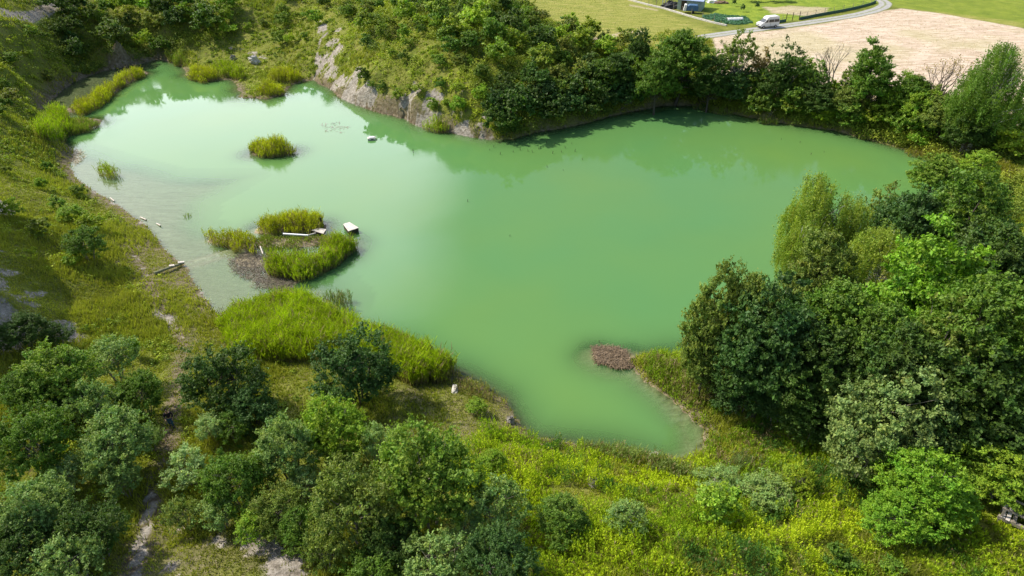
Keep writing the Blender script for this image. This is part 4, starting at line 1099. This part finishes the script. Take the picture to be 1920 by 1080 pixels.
M_JEANS = simple('jeans', (.04, .10, .19), .85, .2, 20)
M_SHIRT = simple('dark_shirt', (.025, .02, .035), .85, .3, 20)
M_HAIR = simple('dark_hair', (.015, .012, .01), .7, .2, 30)

# farm track
def ribbon(name, pts, wd, zz, mat, lab, cat, z0=5.0):
    P = [np.array(q) for q in W(pts, z0)]
    # smooth the centre line
    t_ = np.linspace(0, len(P) - 1, len(P) * 8); P = np.array(P)
    def cr(i, u):
        a, b, c, d = (P[np.clip(i + k, 0, len(P) - 1)] for k in (-1, 0, 1, 2))
        return .5 * (2 * b + (c - a) * u + (2 * a - 5 * b + 4 * c - d) * u * u + (3 * b - a - 3 * c + d) * u ** 3)
    L = np.array([cr(int(min(q, len(P) - 2)), q - int(min(q, len(P) - 2))) for q in t_])
    T = unit(np.gradient(L, axis=0)); Nn = np.stack([-T[:, 1], T[:, 0]], 1)
    m_ = 9; ac = np.linspace(-1, 1, m_)
    V_ = []; A_ = []
    for i in range(len(L)):
        for a in ac:
            p = L[i] + Nn[i] * a * wd / 2 * (1 + .06 * vnoise(L[i, 0], L[i, 1], 2, 5 + int(a > 0)))
            V_.append((p[0], p[1], z0 + zz + .02 * (1 - a * a))); A_.append(a)
    idx = np.arange(len(L) * m_).reshape(-1, m_)
    Q = np.stack([idx[:-1, :-1], idx[:-1, 1:], idx[1:, 1:], idx[1:, :-1]], -1).reshape(-1, 4)
    me = mk_mesh(name, V_, Q, mats=[mat], smooth_=True)
    at_ = me.attributes.new('across', 'FLOAT', 'POINT'); at_.data.foreach_set('value', np.array(A_, np.float32))
    o = link(name, me); return kind(o, 'structure', lab, cat)
m, t, b = mat_new('gravel_track')
P_ = pos(t); ac = mathn(t, 'ABSOLUTE', attr(t, 'across').outputs['Fac'])
nn = noise(t, 1.6, 6, .7, P_)
gr = ramp(t, nn, [(.3, (.27, .27, .26)), (.6, (.42, .41, .39))])
gs = ramp(t, nn, [(.3, (.14, .18, .05)), (.7, (.28, .29, .12))])
k1 = mathn(t, 'SUBTRACT', 1, maprange(t, mathn(t, 'ADD', ac, mathn(t, 'MULTIPLY', nn, .35)), .22, .42))
k2 = maprange(t, mathn(t, 'ADD', ac, mathn(t, 'MULTIPLY', nn, .3)), .95, 1.1)
t.links.new(mix(t, mathn(t, 'MAXIMUM', mathn(t, 'MULTIPLY', k1, .8), k2), gr, gs), b.inputs['Base Color']); b.inputs['Roughness'].default_value = .95
ROAD = [(1262,74),(1300,71),(1340,66),(1390,59),(1440,52.5),(1490,46),(1545,38),(1590,31),(1628,23),(1652,15),(1660,8),(1655,2),(1638,-4),(1600,-12)]
ribbon('road', ROAD, 2.9, .035, m, 'pale gravel two track lane curving past the straw field', 'lane')

# white high roof van
def onf(px, py): return onz(px, py, 5.0)
a, b2 = onf(1420, 55), onf(1490, 46)
hd = math.atan2(a[1] - b2[1], a[0] - b2[0]) - .12
van = empty('van', onf(1438, 51.5) + np.array([0, 0, .05]), hd)
def prof(mb, pts, y0, y1, inset=0.0, zi=1.2):
    n_ = len(pts)
    va = [(x, y0 + (inset * max(0, z - zi)), z) for x, z in pts] + [(x, y1 - (inset * max(0, z - zi)), z) for x, z in pts]
    mb.add(va, [tuple(range(n_)), tuple(reversed(range(n_, 2 * n_)))] + [(i + n_, (i + 1) % n_ + n_, (i + 1) % n_, i) for i in range(n_)])
mb = MB(); prof(mb, [(-2.5,.42),(2.35,.42),(2.55,.6),(2.5,1.0),(2.25,1.18),(1.62,1.32),(1.0,2.0),(-2.45,2.05),(-2.55,1.1)], -.97, .97, .10)
bd = mb.build('body', M_WHITE, van, bevel=.07)
mb = MB(); prof(mb, [(-2.42,2.04),(.98,2.0),(.72,2.38),(.3,2.52),(-2.2,2.55),(-2.4,2.42)], -.86, .86, .05, 2.0)
mb.build('roof', M_WHITE, van, bevel=.08)
mb = MB(); mb.add([(1.66,-.82,1.30),(1.66,.82,1.30),(1.08,.76,1.97),(1.08,-.76,1.97)], [(0,1,2,3)])
for v in range(4): pass
mb.v = [(x + .03, y, z + .02) for x, y, z in mb.v]; mb.build('windscreen', M_GLASS, van)
for s_ in (-1, 1):
    for x0, x1 in ((.62, 1.36), (-.95, .42), (-2.35, -1.05)):
        mb = MB()
        yy0 = s_ * .985; yy1 = s_ * .925
        x1b = x1 if x1 < 1 else 1.02
        mb.add([(x0, yy0, 1.32), (x1, yy0, 1.32), (x1b, yy1, 1.92), (x0, yy1, 1.92)], [(0, 1, 2, 3)] if s_ < 0 else [(3, 2, 1, 0)])
        mb.build('window', M_GLASS, van)
    for x in (-1.55, 1.65):
        mb = MB(); mb.tube([(x, s_ * .78, .34), (x, s_ * 1.0, .34)], .34, 20); wl = mb.build('wheel', M_TYRE, van)
        mb = MB(); mb.tube([(x, s_ * .98, .34), (x, s_ * 1.015, .34)], .19, 14); mb.build('rim', M_RIM, wl)
    mb = MB(); mb.box((2.5, s_ * .72, .82), (.08, .34, .2)); mb.build('headlight', M_METAL, van, bevel=.02)
    mb = MB(); mb.box((1.45, s_ * 1.12, 1.42), (.12, .2, .28)); mb.build('mirror', M_PLASTIC, van, bevel=.03)
    mb = MB(); mb.box((-2.52, s_ * .88, 1.05), (.05, .12, .4)); mb.build('tail_light', simple('red_lamp', (.4, .02, .02), .3, .05), van)
mb = MB(); mb.box((2.52, 0, .5), (.18, 1.9, .2)); mb.build('bumper', M_PLASTIC, van, bevel=.04)
mb = MB(); mb.box((2.53, 0, .84), (.04, .9, .14)); mb.build('grille', M_PLASTIC, van)
mb = MB(); mb.box((-.08, -.99, 1.05), (.03, .02, 1.1)); mb.box((-.08, .99, 1.05), (.03, .02, 1.1)); mb.build('door_seam', M_PLASTIC, van)
van.scale = (.84, .84, .84)
tag(van, 'white high roof van with side windows parked on the gravel lane', 'van')

# shed with two roofs, stuff stored beside it
c0 = onf(1291, 20)
shed = empty('shed', c0, math.radians(-24))
mb = MB(); mb.box((0, 2.2, 1.1), (5.2, 4.2, 2.2)); mb.build('wall', M_WALL, shed)
mb = MB(); mb.add([(-3, -.3, 2.05), (3, -.3, 2.05), (3, 4.8, 3.1), (-3, 4.8, 3.1), (-3, -.3, 2.15), (3, -.3, 2.15), (3, 4.8, 3.2), (-3, 4.8, 3.2)], [(0, 3, 2, 1), (4, 5, 6, 7), (0, 1, 5, 4), (1, 2, 6, 5), (2, 3, 7, 6), (3, 0, 4, 7)]); mb.build('roof', M_ROOF, shed)
mb = MB(); mb.box((-1.2, .08, 1.0), (1.1, .05, 1.9)); mb.build('door', M_DARKWOOD, shed)
tag(shed, 'low garden shed with blue grey sheet roof behind the hedge of junk', 'shed')
shed['label'] = 'low garden shed with a blue grey sheet roof at the top edge'
c1 = onf(1256, 13)
can = empty('canopy', c1, math.radians(-24))
for x, y in ((-1.7, 0), (1.7, 0), (-1.7, 3), (1.7, 3)):
    mb = MB(); mb.box((x, y, 1.2), (.16, .16, 2.4)); mb.build('post', M_WHITE, can)
mb = MB(); mb.box((0, 1.5, 2.46), (4.2, 3.8, .1), tilt=.05); mb.build('roof', M_TURQ, can)
tag(can, 'open canopy with turquoise roof sheet and white posts beside the shed', 'canopy')
def heap(name, px, py, size, mat, lab, cat, seed, z=None, nseg=14, rz=0):
    r = np.random.default_rng(seed)
    V_, Q_ = [], []; nr = 7
    for i in range(nr + 1):
        f = i / nr
        for k_ in range(nseg):
            a_ = 2 * math.pi * k_ / nseg; q = math.cos(f * math.pi / 2) ** .8 * (1 + .22 * r.normal() * (i < nr))
            V_.append((size[0] / 2 * q * math.cos(a_), size[1] / 2 * q * math.sin(a_), size[2] * math.sin(f * math.pi / 2) * (1 + .12 * r.normal()) - (.15 if i == 0 else 0)))
    for i in range(nr):
        for k_ in range(nseg): Q_.append((i * nseg + k_, i * nseg + (k_ + 1) % nseg, (i + 1) * nseg + (k_ + 1) % nseg, (i + 1) * nseg + k_))
    p = onz(px, py, z) if z is not None else at(px, py)
    o = link(name, mk_mesh(name, V_, Q_, mats=[mat]), None, p, rz)
    return tag(o, lab, cat)
heap('junk_heap', 1258, 15, (4.2, 2.2, 1.3), M_PLASTIC, 'dark heap of stored junk under the turquoise canopy', 'heap', 1, 5)
heap('tarp_heap', 1335, 5, (2.6, 1.4, .7), M_WHITE, 'white covered heap on the lawn at the top edge', 'heap', 2, 5)
heap('soil_heap', 1352, 6, (3.2, 1.5, .5), M_SOIL, 'brown soil heap on the lawn right of the white heap', 'heap', 3, 5)
# trailer under a blue cover
tr_ = empty('trailer', onf(1299, 24.5), math.radians(-12))
mb = MB(); prof(mb, [(-1.5,.5),(1.0,.5),(1.05,1.2),(.8,1.7),(-.9,1.75),(-1.4,1.4)], -.8, .8); mb.build('cover', M_BLUE, tr_, bevel=.12)
mb = MB(); prof(mb, [(-2.1,.45),(-1.52,.45),(-1.42,1.7),(-1.9,1.75)], -.78, .78); mb.build('front_panel', M_WHITE, tr_, bevel=.05)
for s_ in (-1, 1):
    mb = MB(); mb.tube([(.0, s_ * .72, .3), (.0, s_ * .9, .3)], .3, 14); mb.build('wheel', M_TYRE, tr_)
mb = MB(); mb.tube([(-2.0, 0, .5), (-3.0, 0, .45)], .05); mb.build('drawbar', M_PLASTIC, tr_)
tag(tr_, 'small trailer under a dark blue cover with a white front', 'trailer')
# low plastic tunnel
V_, Q_ = [], []
for i in range(13):
    for k_ in range(10):
        a_ = math.pi * k_ / 9; V_.append((-1.7 + 3.4 * i / 12, .6 * math.cos(a_), .65 * math.sin(a_) * (1 + .05 * (i % 3 == 0))))
for i in range(12):
    for k_ in range(9): Q_.append((i * 10 + k_, i * 10 + k_ + 1, (i + 1) * 10 + k_ + 1, (i + 1) * 10 + k_))
o = link('growing_tunnel', mk_mesh('growing_tunnel', V_, Q_, mats=[M_WHITE], smooth_=True), None, onf(1377, 39), .15)
sf_ = o.modifiers.new('thick', 'SOLIDIFY'); sf_.thickness = .03
tag(o, 'low white plastic growing tunnel at the end of the vegetable bed', 'tunnel')
# vegetable bed
VG = W([(1316,31),(1340,27),(1400,33),(1410,44),(1385,47),(1350,44),(1325,37)], 5)
r = np.random.default_rng(5)
X = [p[0] for p in VG]; Y = [p[1] for p in VG]
x = r.uniform(min(X), max(X), 1500); y = r.uniform(min(Y), max(Y), 1500); k = inside(x, y, VG) & (np.sin((y + x * .3) * 5) > -.3); x = x[k]; y = y[k]
ii = np.repeat(np.arange(len(x)), 10); d = rdir(len(ii), r); d[:, 2] = abs(d[:, 2])
C = np.stack([x, y, 5 + 0 * x], 1)[ii] + d * .32
V_, F_ = leaves(C, unit(d + rdir(len(ii), r) * .5), .14, .09, r)
cc = np.array([.10, .23, .13])[None] * r.uniform(.5, 1.7, (len(ii), 1))
emit('vegetable_plants', [(V_, F_, np.repeat(cc, 4, 0))], M_GRASS, 'blue green vegetable plants in the garden bed', 'vegetables')
# garden kerb wall with wire fence posts
def wallpath(name, pts, wd, h, mat, parent=None):
    P = [np.array(q) for q in W(pts, 5)]; mb = MB()
    for a_, b_ in zip(P[:-1], P[1:]):
        c_ = (a_ + b_) / 2; L_ = np.linalg.norm(b_ - a_); mb.box((c_[0], c_[1], 5 + h / 2 - .05), (L_ + .01, wd, h + .1), math.atan2(b_[1] - a_[1], b_[0] - a_[0]))
    return mb.build(name, mat, parent)
KW = [(1160,-6),(1185,2),(1215,10),(1245,17),(1275,26),(1305,35),(1335,43),(1362,49)]
o = wallpath('garden_wall', KW, .35, .3, M_STONE); tag(o, 'low pale kerb wall between the meadow and the garden', 'wall')
fen = empty('wire_fence', onf(1245, 16))
for px, py in [(1188,1.5),(1202,5),(1216,9),(1230,12),(1246,16),(1262,21),(1278,26),(1296,31),(1316,37.5),(1338,43)]:
    p = onf(px, py - .6) - np.array(fen.location); mb = MB(); mb.tube([p, p + np.array([0, 0, 1.5])], .045, 5); mb.build('post', M_WOOD, fen)
tag(fen, 'thin wooden posts of the wire fence behind the pale kerb wall', 'fence')
fen = empty('garden_fence', onf(1560, 28))
L0 = Vector(fen.location)
fp = [(1456,43.5),(1466,42),(1473,41),(1485,39.5),(1498,37.5),(1512,34.8),(1528,31.5),(1545,28.3),(1562,25.3),(1580,22),(1598,18.3),(1616,14),(1632,9.5),(1642,5)]
pp = [onf(*q) - np.array(L0) for q in fp]
for i, p in enumerate(pp):
    mb = MB(); hh_ = 1.7 if i in (2, 3, 4) else 1.4; mb.tube([p - np.array([0, 0, .1]), p + np.array([0, 0, hh_])], .07 if i in (2, 3, 4) else .045, 6); mb.build('post', M_DARKWOOD if i in (2, 3, 4) else M_WOOD, fen)
for hgt_ in (.75, 1.3):
    mb = MB(); mb.tube([p + np.array([0, 0, hgt_]) for p in pp], .015, 4); mb.build('wire', M_PLASTIC, fen)
for seg_ in (pp[0:3], pp[4:]):
    mb = MB()
    for a_, b_ in zip(seg_[:-1], seg_[1:]):
        c_ = (a_ + b_) / 2; v_ = b_ - a_; mb.box((c_[0], c_[1], .27), (np.linalg.norm(v_), .08, .55), math.atan2(v_[1], v_[0]))
    mb.build('board_panel', M_GREENB, fen)
tag(fen, 'garden fence along the lane with low green boards and thin posts', 'fence')
for i, (px, h_, lab) in enumerate([(1405, 2.6, 'dark garden bush at the top edge, left one of three'), (1440, 3.0, 'dark garden bush at the top edge, middle one of three'), (1468, 2.6, 'dark garden bush at the top edge, right one of three')]):
    p = onf(px, 3); o = link('garden_bush', SHRUB[i], None, p - np.array([0, 0, .1]), i, (1.0, 1.0, h_ / 3)); o.color = (.07, .13, .05, 1); tag(o, lab, 'bush', 'garden bushes')
for i, (px, py) in enumerate([(1375, 12), (1419, 18), (1392, 22)]):
    p = onf(px, py); o = link('sapling', SHRUB[i], None, p, i, (.3, .3, .5)); o.color = (.09, .17, .05, 1)
    tag(o, ['small sapling standing high on the garden lawn', 'small sapling nearest the sandy patch of the lawn', 'small sapling between the vegetable bed and the lawn top'][i], 'sapling', 'lawn saplings')

# the raft island: white raft, boards, pipe, posts
def slab(name, pts, z, th, mat, lab, cat, planks=6):
    P = [onz(a_, b_, z) for a_, b_ in pts]; c_ = sum(P) / 4
    root = empty(name, (c_[0], c_[1], z - th))
    Q = [p - np.array(root.location) for p in P]
    for i in range(planks):
        f0, f1 = i / planks + .006, (i + 1) / planks - .006
        a_, b_, c2, d_ = Q[0] * (1 - f0) + Q[1] * f0, Q[0] * (1 - f1) + Q[1] * f1, Q[3] * (1 - f1) + Q[2] * f1, Q[3] * (1 - f0) + Q[2] * f0
        dn_ = np.array([0, 0, -.04]); up_ = np.array([0, 0, .012 * (i % 3)])
        mb = MB(); mb.add([a_ + up_, b_ + up_, c2 + up_, d_ + up_, a_ + dn_, b_ + dn_, c2 + dn_, d_ + dn_], [(3, 2, 1, 0), (4, 5, 6, 7), (0, 1, 5, 4), (1, 2, 6, 5), (2, 3, 7, 6), (3, 0, 4, 7)]); mb.build('board', M_PALEWOOD, root)
    mb = MB()
    ins = [q * .96 for q in Q]
    t0 = np.array([0, 0, -.045]); t1 = np.array([0, 0, -th])
    ins = [np.array([q[0], q[1], th]) for q in ins]
    mb.add([q + t0 for q in ins] + [q + t1 for q in ins], [(3, 2, 1, 0), (4, 5, 6, 7), (0, 1, 5, 4), (1, 2, 6, 5), (2, 3, 7, 6), (3, 0, 4, 7)]); mb.build('frame', M_DARKWOOD, root)
    return tag(root, lab, cat)
slab('raft', [(643,420),(655,416.5),(672.5,427),(653,433.5)], .55, .5, None, 'pale board raft at the right tip of the reed island', 'raft')
slab('jetty', [(584,431.5),(598,427.5),(612,430),(606,438)], .6, .25, None, 'short pale board jetty left of the raft', 'jetty', 5)
def pipe(name, pts, rad, mat, lab, cat, z=.4, ends=None):
    P = [onz(a_, b_, z) for a_, b_ in pts]; root = P[0]
    mb = MB(); mb.tube([p - root for p in P], rad, 8); o = mb.build(name, mat, None, root, sm=False); return tag(o, lab, cat)
pipe('metal_pipe', [(531,438.5),(556,440),(578,441.5)], .11, M_METAL, 'shiny pale metal pipe lying across the reed island', 'pipe', .55)
pipe('plank', [(576,441.5),(592,437)], .08, M_PALEWOOD, 'yellowish plank between the metal pipe and the jetty', 'plank', .5)
for i, (px, py, h_) in enumerate([(604, 427, 1.3), (583, 430, 1.1)]):
    p = onz(px, py, .1); mb = MB(); mb.box((0, 0, h_ / 2 - .3), (.16, .16, h_ + .6)); o = mb.build('mooring_post', M_DARKWOOD, None, p)
    tag(o, ['dark post behind the right end of the jetty', 'thinner dark post at the left end of the jetty'][i], 'post')
def rock(px, py, size, mat, lab, seed, name='rock', z=None, cat='rock'): return heap(name, px, py, size, mat, lab, cat, seed, z, 9, rng.uniform(0, 3))
rock(459, 456, (.45, .35, .25), M_STONE, 'small pale stone at the left notch of the reed island', 11, z=.12)
rock(472, 461.5, (.5, .4, .3), M_STONE, 'pale stone beside the black hollow of the reed island', 12, z=.1)
rock(466, 458, (1.5, .5, .22), M_PLASTIC, 'black sodden lump between two pale stones', 13, z=.08, name='sodden_log', cat='log')
rock(853, 733, (1.25, .55, .28), M_STONE, 'flat white stone on the lawn like bank', 14)
rock(1112, 910, (.9, .7, .55), M_GSTONE, 'grey boulder sticking out of the bright weeds', 15)
rock(1225, 857, (1.0, .6, .12), M_STONE, 'pale wet stone slab at the head of the inlet', 16)
rock(477, 119, (2.0, 1.4, 1.3), M_STONE, 'pale boulder on the far promontory', 17)
rock(437, 112, (1.3, 1, .8), M_GSTONE, 'greyish boulder behind the far promontory reeds', 18)
rock(957, 792, (.7, .6, .5), M_GSTONE, 'dark clod on the undercut rim of the inlet', 19)
pipe('driftwood', [(488,462),(493,476)], .07, M_PALEWOOD, 'white broken stick at the edge of the dead reed mat', 'driftwood', .25)
for i, (a_, b_, l_) in enumerate([((207,371), (214,377), 'short pale driftwood high on the left waterline'), ((263,407), (274,412), 'pale driftwood on the left waterline above the log'), ((294,419), (301,423), 'white driftwood floating just off the left waterline')]):
    pipe('driftwood', [a_, b_], .08, M_PALEWOOD, l_, 'driftwood', .08)
# old log with two pale blocks
P0, P1 = at(290, 516), at(346, 497)
P0[2] += .18; P1[2] = .25
mb = MB(); mb.tube([P0 - P0, (P1 - P0) * .5 + np.array([0, 0, .04]), P1 - P0], [.16, .15, .11], 8); o = mb.build('log', simple('mossy_log', (.24, .24, .14), .95, .35, 4), None, P0)
tag(o, 'long mossy log running from the left bank into the shallows', 'log')
for f, s_, l_ in ((.60, .5, 'pale broken block on the middle of the mossy log'), (.92, .6, 'pale broken block on the water end of the mossy log')):
    p = P0 + (P1 - P0) * f + np.array([0, 0, .16]); mb = MB(); mb.box((0, 0, 0), (s_, .28, .14), .33, .06); o = mb.build('concrete_block', M_PALEWOOD, None, p, bevel=.02); tag(o, l_, 'block', 'pale blocks on the log')
# floating box
fl = empty('float', onz(697, 262, 0), .2)
mb = MB(); mb.box((0, 0, .18), (1.15, .7, .34)); mb.build('hull', M_PALEWOOD, fl, bevel=.04)
mb = MB(); mb.box((.05, 0, .40), (.75, .5, .1)); mb.build('lid', M_WHITE, fl, bevel=.02)
mb = MB(); mb.box((.1, -.36, .2), (.35, .03, .14)); mb.build('slot', M_PLASTIC, fl)
tag(fl, 'small white box float drifting off the headland', 'float')
# drowned twigs poking out of the water
r = np.random.default_rng(9)
tw = MB(); tw.tube([(0, 0, -.3), (.03, 0, .15), (.12, .03, .42)], [.035, .03, .012], 5); tw.tube([(.03, 0, .15), (-.1, .04, .3)], [.02, .008], 4)
tmesh = tw.build('drowned_twig', M_DARKWOOD)
spots = [(918,282),(926,276),(938,290),(950,270),(962,286),(965,270),(975,282),(986,265),(990,284),(998,286),(1010,280),(1024,268),(1036,288),(1040,272),(1050,260),(1053,286),(1060,278),(1072,270),(1078,285),(1092,300),(1026,314),(1056,320),(1520,290),(1545,286),(1500,268),(1465,262),(877,378),(956,443),(775,286),(1123,642)]
for i, (px, py) in enumerate(spots):
    o = tmesh if i == 0 else tmesh.copy()
    if i: COL.objects.link(o)
    o.location = onz(px, py, 0); o.rotation_euler = (0, 0, r.uniform(0, 6)); q = r.uniform(.6, 1.1) * (2.2 if px in (775,) else 1); o.scale = (q, q, q)
    where = 'off the shaded shore' if i < 22 else 'in the right water' if i < 26 else {877: 'alone in open mid water', 956: 'nearest the middle of the pond', 775: 'tall, off the pale headland bank', 1123: 'just above the round brown mat'}[px]
    tag(o, f'small dark twig poking from the water {where}', 'twig', 'drowned twigs')
# dead branches hanging over the far shore
for px, py, sz_, lab in ((975, 195, .32, 'pale dead branch on the dark shore of the headland'), (1165, 208, .30, 'pale dead branch dipping into the shaded water'), (1445, 222, .26, 'bleached twigs on the far shore middle')):
    o = link('dead_branch', PROTO['bare'][0][0][0], None, at(px, py) + np.array([0, 0, .3]), rng.uniform(0, 6), sz_); o.rotation_euler = (1.0, .3, rng.uniform(0, 6)); tag(o, lab, 'branch')

# broken timber footbridge at the right edge
P0, P1 = at(1868, 962), at(1990, 1010)
v_ = (P1 - P0); L_ = float(np.linalg.norm(v_[:2])); ang = math.atan2(v_[1], v_[0]); zg = max(P0[2], P1[2]) + .35
br = empty('footbridge', (P0[0], P0[1], zg), ang)
for k_, y0 in enumerate((0.0, -1.1)):
    mb = MB(); mb.box((L_ / 2, y0, .0), (L_, .2, .22)); mb.build('beam', M_WOOD, br)
    mb = MB(); mb.box((L_ / 2, y0, .75), (L_, .09, .09)); mb.build('handrail', M_WOOD, br)
    for q in range(4):
        mb = MB(); mb.box((.15 + q * 1.4, y0, .1), (.12, .12, 1.4)); mb.build('post', M_WOOD, br)
r = np.random.default_rng(12)
for q in range(int(L_ / .3)):
    if r.random() < .25: continue
    mb = MB(); mb.box((.2 + q * .3, -.55 + r.normal(0, .03), .14), (.2, 1.35, .045), r.normal(0, .06)); mb.build('plank', M_PALEWOOD if r.random() < .2 else M_WOOD, br)
tag(br, 'weathered grey timber footbridge half hidden at the lower right edge', 'footbridge')

# ------------------------------------------------------------------ the person on the path
def skin_mesh(name, joints, edges, mat, parent, root=0, sub=2):
    me = bpy.data.meshes.new(name); me.from_pydata([j[:3] for j in joints], edges, []); me.update(); me.materials.append(mat)
    o = link(name, me, parent)
    sk = o.modifiers.new('skin', 'SKIN'); sk.use_smooth_shade = True
    for i, j in enumerate(joints):
        rr = j[3]; me.skin_vertices[0].data[i].radius = (rr, rr if len(j) < 5 else j[4])
    me.skin_vertices[0].data[root].use_root = True
    ss_ = o.modifiers.new('sub', 'SUBSURF'); ss_.levels = sub; ss_.render_levels = sub
    return o
foot = at(324, 802)
man = empty('person', foot, math.radians(200))      # local +Y is where the person faces
J = [(0,0,.95,.13,.10),(0,.01,1.15,.13,.095),(0,.03,1.36,.16,.10),(0,.04,1.48,.06),(0,.06,1.58,.062),(0,.075,1.68,.088,.10),(0,.07,1.75,.06),
     (-.19,.02,1.40,.055),(-.25,-.06,1.14,.042),(-.22,.10,.93,.033),(-.21,.15,.86,.03),
     (.19,.02,1.40,.055),(.26,-.02,1.14,.042),(.22,.16,.98,.033),(.20,.22,.93,.03),
     (-.10,0,.88,.085),(-.11,.14,.50,.062),(-.10,.06,.09,.042),(-.10,.18,.04,.035),
     (.10,0,.88,.085),(.11,.0,.48,.062),(.11,-.22,.12,.042),(.11,-.12,.04,.035)]
E = [(0,1),(1,2),(2,3),(3,4),(4,5),(5,6),(2,7),(7,8),(8,9),(9,10),(2,11),(11,12),(12,13),(13,14),(0,15),(15,16),(16,17),(17,18),(0,19),(19,20),(20,21),(21,22)]
# fingers and thumbs
for hnd, sx in ((10, -1), (14, 1)):
    hx, hy, hz = J[hnd][:3]
    for q, (dx, L_) in enumerate(((-.028, .075), (-.009, .085), (.010, .08), (.028, .06))):
        J.append((hx + dx, hy + L_ * .55, hz - L_ * .5, .009)); E.append((hnd, len(J) - 1)); J.append((hx + dx, hy + L_ * .7, hz - L_ * 1.0, .008)); E.append((len(J) - 2, len(J) - 1))
    J.append((hx - sx * .05, hy + .03, hz + .0, .011)); E.append((hnd, len(J) - 1))
body = skin_mesh('body', J, E, M_SKIN, man)
skin_mesh('shirt', [(0,0,.96,.155,.125),(0,.01,1.15,.15,.12),(0,.03,1.36,.18,.125),(0,.035,1.45,.09),(-.19,.02,1.40,.075),(-.25,-.06,1.14,.06),(-.225,.07,.97,.05),(.19,.02,1.40,.075),(.26,-.02,1.14,.06),(.23,.13,1.0,.05)], [(0,1),(1,2),(2,3),(2,4),(4,5),(5,6),(2,7),(7,8),(8,9)], M_SHIRT, man)
skin_mesh('jeans', [(0,0,.95,.145,.115),(-.10,0,.86,.105),(-.11,.14,.50,.082),(-.10,.06,.14,.065),(.10,0,.86,.105),(.11,.0,.48,.082),(.11,-.21,.16,.065)], [(0,1),(1,2),(2,3),(0,4),(4,5),(5,6)], M_JEANS, man)
skin_mesh('hair', [(0,.03,1.72,.085),(0,.055,1.765,.08),(0,.0,1.66,.07)], [(0,1),(0,2)], M_HAIR, man)
for sx, y0, z0 in ((-.10, .1, .05), (.11, -.19, .06)):
    mb = MB(); mb.box((sx, y0, z0), (.10, .28, .10)); mb.build('shoe', M_PLASTIC, man, bevel=.03)
mb = MB()
for sx in (-.03, .03): mb.box((sx, .168, 1.685), (.018, .012, .01))
mb.box((0, .178, 1.655), (.02, .03, .035)); mb.box((0, .162, 1.618), (.045, .012, .01)); mb.build('face', simple('features', (.2, .09, .07), .6, .1), man)
tag(man, 'person in a dark top and blue jeans walking the shaded path', 'person')
